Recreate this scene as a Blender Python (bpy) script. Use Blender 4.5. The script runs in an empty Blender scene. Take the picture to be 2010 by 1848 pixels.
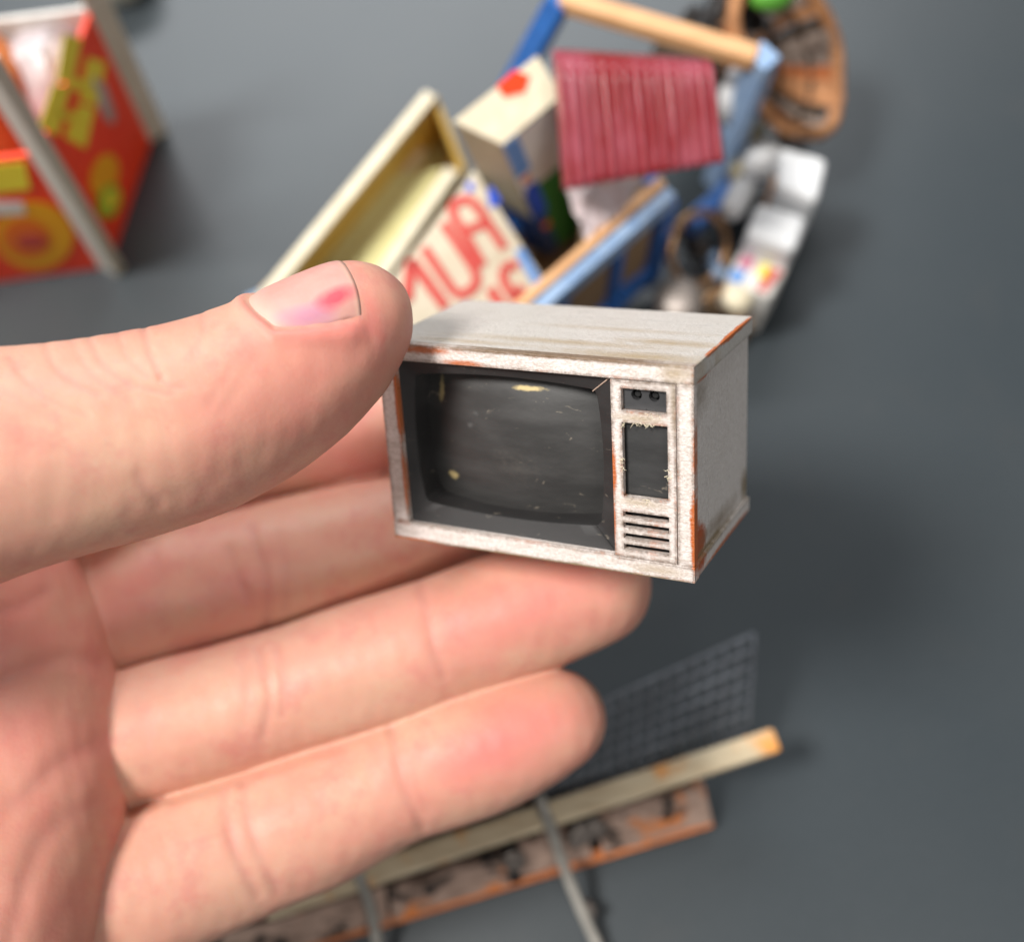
import bpy, bmesh, math, random
import numpy as np
from mathutils import Vector, Matrix
random.seed(7); rng = np.random.default_rng(7)
S = 0.001                                   # everything below is in millimetres
sc = bpy.context.scene
COL = sc.collection

# ------------------------------------------------------------------ camera
PITCH = math.radians(70); HC = 215.0
cam_d = bpy.data.cameras.new('camera'); cam = bpy.data.objects.new('camera', cam_d); COL.objects.link(cam)
cam.location = (0, 0, HC*S); cam.rotation_euler = (math.radians(90)-PITCH, 0, 0)
cam_d.sensor_fit = 'HORIZONTAL'; cam_d.sensor_width = 36; cam_d.lens = 36*2912/2449
cam_d.clip_start = 0.005; cam_d.clip_end = 20
cam_d.dof.use_dof = True; cam_d.dof.focus_distance = 0.1315
cam_d.dof.aperture_fstop = cam_d.lens/4.0   # 4 mm wide pupil of a phone lens
cam_d.dof.aperture_blades = 0
sc.camera = cam
# ------------------------------------------------------------------ world, lamps, exposure
w = bpy.data.worlds.new('World'); sc.world = w; w.use_nodes = True
bg = w.node_tree.nodes['Background']; bg.inputs[0].default_value = (0.93, 0.96, 1.0, 1); bg.inputs[1].default_value = 0.14
def area(name, loc, target, size, power, col):
    l = bpy.data.lights.new(name, 'AREA'); l.shape = 'RECTANGLE'; l.size, l.size_y = size; l.energy = power; l.color = col
    o = bpy.data.objects.new(name, l); COL.objects.link(o); o.location = loc
    o.rotation_euler = (Vector(target)-Vector(loc)).to_track_quat('-Z', 'Y').to_euler(); return o
area('ceiling_lamp', (-0.56, -0.02, 1.0), (0, 0.05, 0.03), (0.24, 0.24), 18.0, (1.0, 0.97, 0.93))
area('back_sheen_lamp', (-0.10, 0.95, 0.85), (0, 0.05, 0.0), (0.80, 0.30), 11.0, (0.96, 0.98, 1.0))  # unseen lamp added behind for the sheen on the table
area('front_fill_lamp', (0.35, -0.55, 1.05), (0, 0.05, 0.06), (0.45, 0.3), 4.2, (1.0, 0.95, 0.90))  # unseen fill added at the right front, lifts the television's side
vs = sc.view_settings; vs.view_transform = 'Standard'; vs.look = 'None'; vs.exposure = 0.0; vs.gamma = 1.0
vs.use_curve_mapping = False
sc.render.engine = 'CYCLES'

# ------------------------------------------------------------------ geometry of the view (photo pixels on a 2010 px wide scale)
K = 2912*2010/2449; CX, CY = 1005.0, 924.0
RGT = np.array([1., 0, 0]); UP = np.array([0, math.sin(PITCH), math.cos(PITCH)]); FWD = np.array([0, math.cos(PITCH), -math.sin(PITCH)])
CAM = np.array([0, 0, HC])
def cam2w(q): q = np.asarray(q, float); return CAM + q[..., 0:1]*RGT + q[..., 1:2]*UP + q[..., 2:3]*FWD
def pxc(x, y, d): return np.array([(x-CX)/K*d, -(y-CY)/K*d, d])
def ray(x, y): return (x-CX)/K*RGT - (y-CY)/K*UP + FWD
def T(x, y, z=0.0):                          # where the ray through a pixel meets the height z
    r = ray(x, y); return CAM + r*((z-HC)/r[2])
def onplane(x, y, p0, n):
    r = ray(x, y); return CAM + r*(((p0-CAM)@n)/(r@n))

# ------------------------------------------------------------------ helpers
def tag(o, label=None, cat=None, group=None, kind=None):
    if label: o['label'] = label
    if cat: o['category'] = cat
    if group: o['group'] = group
    if kind: o['kind'] = kind
    return o
def link(name, me, m=None, parent=None):
    o = bpy.data.objects.new(name, me); COL.objects.link(o)
    if m is not None: me.materials.append(m)
    if parent is not None:
        o.parent = parent
    return o
def empty(name, p, rot=None):
    o = bpy.data.objects.new(name, None); COL.objects.link(o); o.empty_display_size = 0.005
    o.matrix_world = Matrix.Translation(Vector(np.asarray(p)*S)) if rot is None else rot
    return o
class MB:
    """collects geometry in mm; build() links it as one mesh (world mm -> parent's frame)"""
    def __init__(s): s.bm = bmesh.new()
    def poly(s, pts, th, n=None):            # a flat outline with thickness th, centred on pts
        pts = [np.asarray(p, float) for p in pts]
        if n is None:
            n = np.zeros(3)
            for i in range(len(pts)):
                a, b = pts[i], pts[(i+1) % len(pts)]; n += np.cross(a, b)
            n = n/np.linalg.norm(n)
        A = [s.bm.verts.new(p+n*th/2) for p in pts]; B = [s.bm.verts.new(p-n*th/2) for p in pts]
        s.bm.faces.new(A); s.bm.faces.new(B[::-1])
        for i in range(len(pts)):
            j = (i+1) % len(pts); s.bm.faces.new([A[i], B[i], B[j], A[j]])
        return s
    def box(s, lo, hi):
        x0, y0, z0 = lo; x1, y1, z1 = hi
        return s.poly([(x0, y0, (z0+z1)/2), (x1, y0, (z0+z1)/2), (x1, y1, (z0+z1)/2), (x0, y1, (z0+z1)/2)], abs(z1-z0), np.array([0, 0, 1.]))
    def bar(s, p, q, wd, ht, up=(0, 0, 1)):
        p, q, up = np.asarray(p, float), np.asarray(q, float), np.asarray(up, float)
        a = (q-p)/np.linalg.norm(q-p); b = np.cross(up, a); b /= np.linalg.norm(b); c = np.cross(a, b)
        r = [p+b*wd/2+c*ht/2, p-b*wd/2+c*ht/2, p-b*wd/2-c*ht/2, p+b*wd/2-c*ht/2]
        A = [s.bm.verts.new(x) for x in r]; B = [s.bm.verts.new(x+q-p) for x in r]
        s.bm.faces.new(A[::-1]); s.bm.faces.new(B)
        for i in range(4):
            j = (i+1) % 4; s.bm.faces.new([A[i], A[j], B[j], B[i]])
        return s
    def tube(s, pts, rad, seg=10, close=False):
        pts = [np.asarray(p, float) for p in pts]; n = len(pts)
        rad = [rad]*n if np.isscalar(rad) else list(rad)
        rings = []; ref = np.array([.13, .31, .94])
        for i in range(n):
            a = pts[(i+1) % n]-pts[i-1] if close else pts[min(i+1, n-1)]-pts[max(i-1, 0)]
            a = a/np.linalg.norm(a); b = np.cross(a, ref); b /= np.linalg.norm(b); c = np.cross(a, b)
            rings.append([s.bm.verts.new(pts[i]+rad[i]*(math.cos(2*math.pi*k/seg)*b+math.sin(2*math.pi*k/seg)*c)) for k in range(seg)])
        for i in range(n if close else n-1):
            A, B = rings[i], rings[(i+1) % n]
            for k in range(seg): s.bm.faces.new([A[k], A[(k+1) % seg], B[(k+1) % seg], B[k]])
        if not close: s.bm.faces.new(rings[0][::-1]); s.bm.faces.new(rings[-1])
        return s
    def lathe(s, prof, base, axis, seg=28):
        """prof: (radius, height) list along the axis"""
        base = np.asarray(base, float); a = np.asarray(axis, float); a = a/np.linalg.norm(a)
        b = np.cross(a, [.3, .9, .1]); b /= np.linalg.norm(b); c = np.cross(a, b); rings = []
        for r, h in prof:
            rings.append([s.bm.verts.new(base+a*h+max(r, .02)*(math.cos(2*math.pi*k/seg)*b+math.sin(2*math.pi*k/seg)*c)) for k in range(seg)])
        for A, B in zip(rings, rings[1:]):
            for k in range(seg): s.bm.faces.new([A[k], A[(k+1) % seg], B[(k+1) % seg], B[k]])
        s.bm.faces.new(rings[0][::-1]); s.bm.faces.new(rings[-1]); return s
    def grid(s, P):                          # P[i][j] points
        V = [[s.bm.verts.new(p) for p in row] for row in P]
        for i in range(len(V)-1):
            for j in range(len(V[0])-1): s.bm.faces.new([V[i][j], V[i+1][j], V[i+1][j+1], V[i][j+1]])
        return s
    def hexa(s, q):                          # 8 corners: bottom 4, top 4
        v = [s.bm.verts.new(p) for p in q]
        for f in ((3, 2, 1, 0), (4, 5, 6, 7), (0, 1, 5, 4), (1, 2, 6, 5), (2, 3, 7, 6), (3, 0, 4, 7)): s.bm.faces.new([v[i] for i in f])
        return s
    def build(s, name, m, parent=None, bevel=0, smooth=False, solid=0, local=False, seg=2, sub=0):
        bmesh.ops.recalc_face_normals(s.bm, faces=s.bm.faces)
        if sub: bmesh.ops.subdivide_edges(s.bm, edges=s.bm.edges[:], cuts=sub, use_grid_fill=True)
        if bevel: bmesh.ops.bevel(s.bm, geom=[e for e in s.bm.edges if e.calc_face_angle(0) > .5], offset=bevel, segments=seg, profile=.6, affect='EDGES', clamp_overlap=True)
        me = bpy.data.meshes.new(name); bmesh.ops.scale(s.bm, vec=(S, S, S), verts=s.bm.verts)
        if parent is not None and not local:
            M = parent.matrix_world.copy()
            p = parent
            bmesh.ops.transform(s.bm, matrix=world_m(parent).inverted(), verts=s.bm.verts)
        s.bm.to_mesh(me); s.bm.free()
        if smooth: me.shade_smooth()
        o = link(name, me, m, parent)
        if solid:
            md = o.modifiers.new('solid', 'SOLIDIFY'); md.thickness = solid*S; md.offset = 0
        return o
def world_m(o):
    M = o.matrix_basis.copy() if o.parent is None else world_m(o.parent) @ o.matrix_parent_inverse @ o.matrix_basis
    return M
def thing(name, p, label, cat, group=None): return tag(empty(name, p), label, cat, group)

# ------------------------------------------------------------------ materials
def srgb(r, g, b): return tuple(((c/255)/12.92 if c/255 <= .04045 else ((c/255+.055)/1.055)**2.4) for c in (r, g, b))
class NT:
    def __init__(s, name):
        s.m = bpy.data.materials.new(name); s.m.use_nodes = True; s.t = s.m.node_tree; s.b = s.t.nodes['Principled BSDF']
    def n(s, typ, **kw):
        nd = s.t.nodes.new('ShaderNode'+typ)
        for k, v in kw.items():
            if k in nd.inputs: s.set(nd.inputs[k], v)
            else: setattr(nd, k, v)
        return nd
    def set(s, inp, v):
        if hasattr(v, 'outputs'): s.t.links.new(v.outputs[0], inp)
        elif hasattr(v, 'is_linked'): s.t.links.new(v, inp)
        else: inp.default_value = (*v, 1) if isinstance(v, tuple) and len(v) == 3 and inp.type == 'RGBA' else v
    def p(s, **kw):
        for k, v in kw.items(): s.set(s.b.inputs[k.replace('_', ' ')], v)
    def math(s, op, a, b=0.0, clamp=False):
        nd = s.t.nodes.new('ShaderNodeMath'); nd.operation = op; nd.use_clamp = clamp; s.set(nd.inputs[0], a); s.set(nd.inputs[1], b); return nd
    def mix(s, f, a, b, bt='MIX'):
        nd = s.t.nodes.new('ShaderNodeMix'); nd.data_type = 'RGBA'; nd.blend_type = bt
        s.set(nd.inputs[0], f); s.set(nd.inputs[6], a); s.set(nd.inputs[7], b); return nd.outputs[2]
    def ramp(s, f, lo, hi, a=0.0, b=1.0):
        nd = s.t.nodes.new('ShaderNodeMapRange'); nd.clamp = True; s.set(nd.inputs[0], f)
        nd.inputs[1].default_value, nd.inputs[2].default_value, nd.inputs[3].default_value, nd.inputs[4].default_value = lo, hi, a, b; return nd.outputs[0]
    def coord(s, scale=(1, 1, 1), loc=(0, 0, 0)):
        tc = s.t.nodes.new('ShaderNodeTexCoord'); mp = s.t.nodes.new('ShaderNodeMapping'); mp.inputs['Scale'].default_value = scale
        mp.inputs['Location'].default_value = loc; s.t.links.new(tc.outputs['Object'], mp.inputs['Vector']); return mp.outputs[0]
    def noise(s, per_mm, detail=4.0, rough=.55, stretch=(1, 1, 1), loc=(0, 0, 0), dist=0.0):
        v = s.coord(tuple(k*1000*per_mm for k in stretch), loc)
        nd = s.t.nodes.new('ShaderNodeTexNoise'); s.t.links.new(v, nd.inputs['Vector']); nd.inputs['Scale'].default_value = 1
        nd.inputs['Detail'].default_value = detail; nd.inputs['Roughness'].default_value = rough; nd.inputs['Distortion'].default_value = dist
        return nd.outputs[0]
    def bump(s, h, dist_mm, strength=1.0):
        nd = s.t.nodes.new('ShaderNodeBump'); s.set(nd.inputs['Height'], h); nd.inputs['Distance'].default_value = dist_mm*S
        nd.inputs['Strength'].default_value = strength; s.t.links.new(nd.outputs[0], s.b.inputs['Normal']); return nd
def simple(name, col, rough=.55, var=.25, per_mm=.35, dark=None, amount=.5, bumpmm=.04, metal=0.0, stretch=(1, 1, 1), spec=.5, trans=0):
    """a painted / paper / plastic surface with uneven colour and fine relief"""
    t = NT(name); n = t.noise(per_mm, 5, .6, stretch)
    dk = dark or tuple(c*(1-var) for c in col)
    f = t.ramp(n, .38, .72)
    t.p(Base_Color=t.mix(t.math('MULTIPLY', f, amount), col, dk), Roughness=t.ramp(n, .3, .7, rough-.08, rough+.08), Metallic=metal, Specular_IOR_Level=spec)
    if trans: t.p(Transmission_Weight=trans)
    t.bump(t.noise(per_mm*5, 4, .6, stretch), bumpmm, .6)
    return t.m

M = {}
M['cream_card'] = simple('cream_card', srgb(226, 216, 190), .6, dark=srgb(196, 180, 146))
M['tan_card'] = simple('tan_card', srgb(220, 182, 88), .65, dark=srgb(200, 158, 66))
M['pale_card'] = simple('pale_card', srgb(214, 208, 150), .6, dark=srgb(200, 190, 128))
M['kraft'] = simple('kraft', srgb(150, 122, 90), .75, dark=srgb(112, 86, 60))
M['white_paper'] = simple('white_paper', srgb(228, 226, 220), .55, dark=srgb(200, 194, 186))
M['foam'] = simple('foam_board', srgb(188, 187, 178), .6, dark=srgb(168, 164, 152))
M['red_print'] = simple('red_print', srgb(252, 72, 32), .38, dark=srgb(240, 50, 22), amount=.6)
M['yellow_print'] = simple('yellow_print', srgb(246, 230, 66), .4, dark=srgb(238, 200, 46))
M['orange_print'] = simple('orange_print', srgb(238, 120, 22), .4, dark=srgb(222, 84, 16))
M['amber_print'] = simple('amber_print', srgb(244, 176, 18), .4, dark=srgb(226, 140, 14))
M['green_print'] = simple('green_print', srgb(160, 196, 50), .4)
M['red_ink'] = simple('red_ink', srgb(200, 78, 70), .6, dark=srgb(186, 64, 58))
M['blue_ink'] = simple('blue_ink', srgb(34, 84, 206), .55)
M['green_card'] = simple('green_card', srgb(48, 132, 54), .5, dark=srgb(36, 104, 44))
M['navy_card'] = simple('navy_card', srgb(30, 70, 130), .5, dark=srgb(24, 50, 92))
M['sky_card'] = simple('sky_card', srgb(104, 152, 214), .5)
M['grey_card'] = simple('grey_card', srgb(168, 158, 130), .6)
M['pink_print'] = simple('pink_print', srgb(214, 120, 150), .5)
M['blue_paint'] = simple('blue_paint', srgb(52, 112, 190), .42, dark=srgb(30, 74, 140), per_mm=.6, amount=.8)
M['pale_blue_paint'] = simple('worn_blue_paint', srgb(156, 180, 208), .38, dark=srgb(96, 134, 184), per_mm=.5, amount=.8)
M['raw_wood'] = simple('raw_wood', srgb(216, 168, 120), .6, dark=srgb(186, 128, 80), per_mm=.4, stretch=(.3, 1, 1))
M['dark_metal'] = simple('dark_metal', srgb(50, 44, 40), .4, metal=.6, dark=srgb(30, 22, 18))
M['bronze'] = simple('bronze_wire', srgb(190, 150, 110), .3, metal=.85, dark=srgb(90, 60, 40), amount=.7)
M['wicker'] = simple('wicker', srgb(186, 132, 88), .7, dark=srgb(120, 74, 40), per_mm=.3, amount=.8)
M['wicker_orange'] = simple('wicker_orange', srgb(196, 112, 56), .7, dark=srgb(140, 72, 32), per_mm=.3, amount=.7)
M['wicker_grey'] = simple('wicker_grey', srgb(176, 158, 146), .7, dark=srgb(110, 94, 80), per_mm=.3, amount=.7)
M['wicker_dark'] = simple('wicker_dark', srgb(60, 46, 34), .8, per_mm=.3)
M['black_plastic'] = simple('black_plastic', srgb(36, 34, 34), .45, per_mm=.3)
M['white_plastic'] = simple('white_plastic', srgb(224, 225, 226), .40, dark=srgb(196, 196, 194), amount=.4)
M['film'] = simple('plastic_film', srgb(206, 194, 196), .35, dark=srgb(160, 140, 136), amount=.8, per_mm=.2)
M['leaf_green'] = simple('leaf_green', srgb(92, 160, 56), .5)
M['old_plank'] = simple('weathered_plank', srgb(186, 160, 144), .7, dark=srgb(120, 98, 88), per_mm=.22, amount=.85, stretch=(.45, 1, 1), bumpmm=.15)
M['orange_wood'] = simple('orange_stained_wood', srgb(208, 120, 56), .6, dark=srgb(150, 80, 40), per_mm=.2, amount=.8)
M['grey_wire'] = simple('grey_wire', srgb(168, 164, 156), .45, dark=srgb(110, 106, 100), amount=.6, metal=.2)
M['mesh_wire'] = simple('mesh_wire', srgb(100, 105, 112), .5, dark=srgb(72, 72, 76), amount=.5)
M['bolt'] = simple('bolt_metal', srgb(120, 112, 106), .45, metal=.5)

def pole_mat():
    t = NT('pole_wood'); n = t.noise(.12, 4, .6, (1, 1, 1)); g = t.noise(.5, 4, .6, (.2, 1, 1))
    base = t.mix(t.math('MULTIPLY', t.ramp(g, .4, .7), .6), srgb(200, 184, 154), srgb(158, 132, 98))
    t.p(Base_Color=t.mix(t.ramp(n, .55, .66), base, srgb(214, 144, 66)), Roughness=.55); t.bump(g, .12, .5); return t.m
M['pole'] = pole_mat()
def plank_mat():
    t = NT('weathered_plank_paint'); n = t.noise(.11, 5, .65, (1, 1, 1), (3, 1, 0)); g = t.noise(.4, 5, .65, (.35, 1, 1)); k = t.noise(.16, 4, .6, (1, 1, 1), (9, 4, 2))
    c = t.mix(t.ramp(g, .35, .7), srgb(188, 160, 144), srgb(118, 96, 84))
    c = t.mix(t.ramp(n, .56, .64), c, srgb(206, 122, 60)); c = t.mix(t.ramp(k, .55, .62), c, srgb(48, 40, 36))
    t.p(Base_Color=c, Roughness=.65); t.bump(g, .2, .7); return t.m
M['plank'] = plank_mat()
def red_sheet_mat():
    t = NT('red_corrugated_paint'); n = t.noise(.16, 5, .6, (1.0, .35, 1)); k = t.noise(.5, 4, .6)
    c = t.mix(t.ramp(n, .40, .62), srgb(138, 30, 36), srgb(162, 74, 88)); c = t.mix(t.math('MULTIPLY', t.ramp(k, .5, .75), .4), c, srgb(140, 60, 76))
    t.p(Base_Color=c, Roughness=.30, Specular_IOR_Level=.8); t.bump(k, .06, .5); return t.m
M['red_sheet'] = red_sheet_mat()
def table_mat():
    t = NT('dark_mat'); n = t.noise(.012, 4, .55); f = t.noise(.9, 5, .65); g = t.noise(.06, 5, .6)
    c = t.mix(t.ramp(n, .35, .7), (.027, .036, .042), (.036, .044, .049)); c = t.mix(t.math('MULTIPLY', t.ramp(f, .45, .75), .25), c, (.060, .070, .078))
    c = t.mix(t.math('MULTIPLY', t.ramp(g, .58, .72), .25), c, (.050, .051, .051))
    t.p(Base_Color=c, Roughness=.42, Specular_IOR_Level=.6); t.bump(f, .08, .4); return t.m
M['table'] = table_mat()

# ------------------------------------------------------------------ the table
mb = MB(); mb.poly([(-900, -700, -4), (900, -700, -4), (900, 1100, -4), (-900, 1100, -4)], 8)
tag(mb.build('table', M['table'], bevel=1), 'dark grey matte tabletop that everything lies on', None, None, 'structure')

# ------------------------------------------------------------------ the miniature television
W_, H_, D_ = 38.0, 24.35, 21.3
def rodr(r):
    r = np.array(r); th = np.linalg.norm(r); k = r/th
    Kx = np.array([[0, -k[2], k[1]], [k[2], 0, -k[0]], [-k[1], k[0], 0]]); return np.eye(3)+math.sin(th)*Kx+(1-math.cos(th))*Kx@Kx
RT = rodr((.3742, -.4636, -.0283)); TT = np.array([2.1315, 1.315, -135.90])
CW = np.stack([RGT, UP, -FWD], 1)            # camera axes (x right, y up, z back) in the world
Rw = CW @ RT; Tw = CAM + CW @ TT
def tvw(u, v, y):                            # television coordinates: u right from the left edge, v up, y backwards
    return Tw + Rw @ np.array([u-W_/2, v-H_/2, -y])
# local frame of the television: x right, y back, z up, origin at the middle of the underside's front edge
ax = np.stack([Rw[:, 0], -Rw[:, 2], Rw[:, 1]], 1); org = Tw + Rw @ np.array([0, -H_/2, 0])
tvM = Matrix([[*ax[i], org[i]*S] for i in range(3)] + [[0, 0, 0, 1]])
tv = tag(empty('television', (0, 0, 0), tvM), 'miniature old television in worn white paint with rust, held by the hand', 'television')

def tv_paint(name, seed=0., warm=0., dirt=1.0, rust=1.0, stretch=(.22, 1, 1), gloss=.29):
    """worn white paint: fibrous grime, rubbed edges showing rust-orange primer"""
    t = NT(name)
    big = t.noise(.13, 6, .68, (1, 1, 1), (seed, seed*2, 0)); fine = t.noise(2.6, 4, .65, (1, 1, 1), (seed, 0, 0)); st = t.noise(1.1, 6, .72, stretch, (0, seed, 3), .6)
    fib = t.noise(3.0, 3, .7, (.45, 1, 1), (seed, 2, 1), 1.2)
    white = t.mix(t.ramp(fine, .38, .70), srgb(236, 229-warm*.6, 225-warm), srgb(206, 194, 186))
    grime = srgb(138, 118, 94)
    c = t.mix(t.math('MULTIPLY', t.ramp(st, .50, .74), .75*dirt), white, grime)
    c = t.mix(t.math('MULTIPLY', t.math('MULTIPLY', t.ramp(big, .48, .72), t.ramp(fib, .35, .62)), .65*dirt), c, srgb(146, 126, 100))
    bv = t.n('Bevel'); bv.samples = 6; bv.inputs['Radius'].default_value = .85*S
    ge = t.n('NewGeometry')
    dp = t.n('VectorMath', operation='DOT_PRODUCT'); t.t.links.new(bv.outputs[0], dp.inputs[0]); t.t.links.new(ge.outputs['Normal'], dp.inputs[1])
    edge = t.ramp(t.math('SUBTRACT', 1.0, dp.outputs['Value']), .004, .10)
    rn = t.noise(.30, 6, .75, (1, 1, 1), (5+seed, 2, seed))
    en = t.math('MULTIPLY', edge, t.ramp(t.noise(.9, 5, .75, (1, 1, 1), (1, 8, seed)), .32, .56))
    c = t.mix(t.math('MULTIPLY', en, .95), c, srgb(96, 74, 54))
    rm = t.math('MULTIPLY', t.ramp(t.math('ADD', rn, t.math('MULTIPLY', t.math('SUBTRACT', fine, .5), .25)), .515, .60), t.ramp(edge, .10, .55))
    spots = t.ramp(t.noise(.55, 6, .8, (1, 1, 1), (2*seed+1, 7, 3)), .66, .74)
    rm = t.math('MAXIMUM', t.math('MULTIPLY', rm, rust), t.math('MULTIPLY', spots, .6*rust))
    c = t.mix(rm, c, t.mix(t.ramp(fib, .4, .65), srgb(196, 110, 56), srgb(150, 76, 36)))
    dk = t.ramp(t.noise(1.4, 6, .8, (1, 1, 1), (seed+4, 1, 8)), .67, .76)
    c = t.mix(t.math('MULTIPLY', dk, .75), c, srgb(88, 74, 60))
    t.p(Base_Color=c, Roughness=t.ramp(st, .35, .7, gloss-.04, gloss+.14), Specular_IOR_Level=.6)
    h = t.math('ADD', t.math('MULTIPLY', fine, .8), t.math('MULTIPLY', fib, .8)); t.bump(t.math('SUBTRACT', h, t.math('MULTIPLY', rm, .5)), .16, 1.0)
    return t
def stain_or_shade(t, spec):
    """dirt, rust or tone patches with a place and shape of their own (local metres): centre, radii, colour, strength"""
    src = t.b.inputs['Base Color'].links[0].from_socket
    nz = t.noise(.45, 6, .75, (1, 1, 1), (11, 3, 5)); nz2 = t.noise(1.8, 4, .7, (.5, 1, 1), (2, 9, 4), .8); c = src
    for cen, rad, col, lo, hi, k in spec:
        tc = t.n('TexCoord'); sb = t.n('VectorMath', operation='SUBTRACT'); t.t.links.new(tc.outputs['Object'], sb.inputs[0]); sb.inputs[1].default_value = tuple(v*S for v in cen)
        dv = t.n('VectorMath', operation='DIVIDE'); t.t.links.new(sb.outputs[0], dv.inputs[0]); dv.inputs[1].default_value = tuple(v*S for v in rad)
        ln = t.n('VectorMath', operation='LENGTH'); t.t.links.new(dv.outputs[0], ln.inputs[0])
        m = t.math('ADD', t.math('SUBTRACT', 1.0, ln.outputs['Value']), t.math('MULTIPLY', t.math('SUBTRACT', t.math('ADD', t.math('MULTIPLY', nz, .6), t.math('MULTIPLY', nz2, .4)), .5), 2.1))
        c = t.mix(t.math('MULTIPLY', t.ramp(m, lo, hi), k), c, col)
    t.set(t.b.inputs['Base Color'], c); return t.m
RUST = srgb(186, 98, 44); DIRT = srgb(134, 116, 86)
TAN = srgb(170, 150, 118)
P_top = stain_or_shade(tv_paint('top_paint', 1.3, 0, .62, .12, (.10, 1, 1)), [((0, 8, 24), (60, 40, 9), srgb(188, 184, 176), -.9, .6, .7), ((12, 2.0, 24), (11, 2.2, 9), TAN, -.2, 1.0, .95), ((14, 8, 24), (8, 1.6, 9), TAN, -.1, 1.0, .85), ((2, 5.5, 24), (14, 1.2, 9), TAN, -.3, .9, .75), ((-8, 3, 24), (9, 1.0, 9), TAN, -.2, .9, .6), ((6, 12, 24), (12, .9, 9), TAN, -.2, 1.0, .5), ((-4, .7, 24), (17, .8, 9), DIRT, -.1, .9, .85), ((18.95, 14, 24.35), (.40, 7.5, .5), RUST, -.1, .3, 1.0), ((18.95, 6, 24.35), (.35, 2, .4), RUST, -.1, .3, .9), ((-18, 0.2, 24), (2.6, 1.0, 3), RUST, .1, .5, .9)])  # first patch paints the top duller as if less lit; others are dirt, rust
P_side = stain_or_shade(tv_paint('side_paint', 4.1, 0, .32, .3, (1, 1, .3)), [((19, 8, 12), (9, 40, 40), srgb(206, 202, 196), -.6, 1.2, .5), ((18.6, 1.0, 20.5), (5, 6.5, 3.2), srgb(122, 102, 74), -.1, 1.2, .85), ((18.6, 2.6, 3.2), (3, 2.2, 2.6), srgb(176, 84, 34), -.25, .2, 1.0), ((19, 7, 2.0), (5, 9, .55), DIRT, -.2, .7, .9), ((18.6, 1.2, 13), (4, .6, 9), srgb(104, 86, 62), -.2, .7, .9), ((19, 4, 22.2), (4, 3.2, .5), RUST, -.1, .35, .95), ((18.6, 20.3, 3.6), (4, 2, 2.2), DIRT, -.3, .6, .9), ((18.6, 10, 3.2), (4, 8, 1.4), srgb(122, 102, 74), -.2, 1.0, .8), ((19, 12, .2), (3, 10, .45), RUST, -.1, .4, .9)])  # first patch makes the right side greyer; the others are dirt and rust
P_frame = stain_or_shade(tv_paint('frame_paint', 7.7, 4, .75, .5), [((19.2, 0, 5.5), (.75, 3, 5.5), RUST, -.05, .3, 1.0), ((19.2, 0, 15), (.35, 3, 5), RUST, .0, .4, .9), ((-16.9, 0, 17), (.35, 3, 5.5), RUST, -.1, .4, .95), ((-16.9, 0, 8), (.25, 3, 5), RUST, -.1, .4, .8), ((-13, 0, 23.9), (5.5, 3, .55), RUST, -.1, .6, .9), ((-8, 0, 22.7), (3, 3, .45), RUST, -.1, .6, .85), ((-17.0, 0, -.1), (4.5, 3, .32), RUST, -.2, .3, 1.0), ((2, 0, -.05), (19, 3, .22), DIRT, -.2, .4, .9), ((4, 0, 24.4), (17, 3, .38), srgb(112, 88, 60), -.2, .5, .9), ((17, 0, 23.4), (2.2, 3, 1.2), TAN, -.2, 1.0, .8), ((15, 0, .9), (4, 3, .6), TAN, -.2, 1.0, .6)])
P_grille = stain_or_shade(tv_paint('grille_paint', 2.9, 4, .7, .5), [((9.85, 0, 12.0), (.40, 3, 3.2), RUST, -.1, .5, 1.0), ((12.8, 0, 18.2), (3, 3, .5), TAN, -.3, .8, .7), ((12.8, 0, 8.5), (3, 3, .5), TAN, -.3, .8, .6), ((9.7, 0, 6), (.3, 3, 3), RUST, -.1, .4, .85), ((16.7, 0, 20), (.4, 3, 4), DIRT, -.2, .7, .6)])

def tvbox(name, u0, u1, y0, y1, v0, v1, m, parent=tv, bevel=.12, sub=0):
    b = MB(); b.box((u0-W_/2, y0, v0), (u1-W_/2, y1, v1)); return b.build(name, m, parent, bevel=bevel, local=True, sub=sub)
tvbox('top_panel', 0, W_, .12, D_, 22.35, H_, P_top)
tvbox('bottom_panel', 0.05, W_-.05, .12, D_, 0, 1.75, P_side)
tvbox('side_panel', W_-2.2, W_-.42, .9, D_-.1, 1.7, 22.4, P_side)
tvbox('side_panel', .22, 2.0, .9, D_-.1, 1.7, 22.4, P_side)
tvbox('back_panel', 1.9, W_-2.1, D_-1.6, D_-.25, 1.7, 22.4, P_side)
# front frame, mitred from four strips (slightly uneven like hand-cut card)
def strip(name, pts, m, y0, y1):
    b = MB(); b.poly([(u-W_/2, (y0+y1)/2, v) for u, v in pts], y1-y0, np.array([0, 1., 0])); return b.build(name, m, tv, bevel=.10, local=True)
strip('frame_strip', [(0.0, H_+.1), (W_, H_+.02), (W_-.02, 22.42), (.03, 22.46)], P_frame, -.10, 1.1)
strip('frame_strip', [(.02, 2.15), (2.22, 2.15), (2.25, 22.44), (.04, 22.44)], P_frame, -.08, 1.5)
strip('frame_strip', [(36.12, 1.85), (W_, 1.85), (W_-.01, 22.40), (36.10, 22.40)], P_frame, -.08, 1.1)
strip('frame_strip', [(-.02, -.1), (W_+.04, -.06), (W_+.02, 1.83), (28.7, 1.83), (28.7, 2.08), (.0, 2.13)], P_frame, -.10, 1.5)

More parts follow.
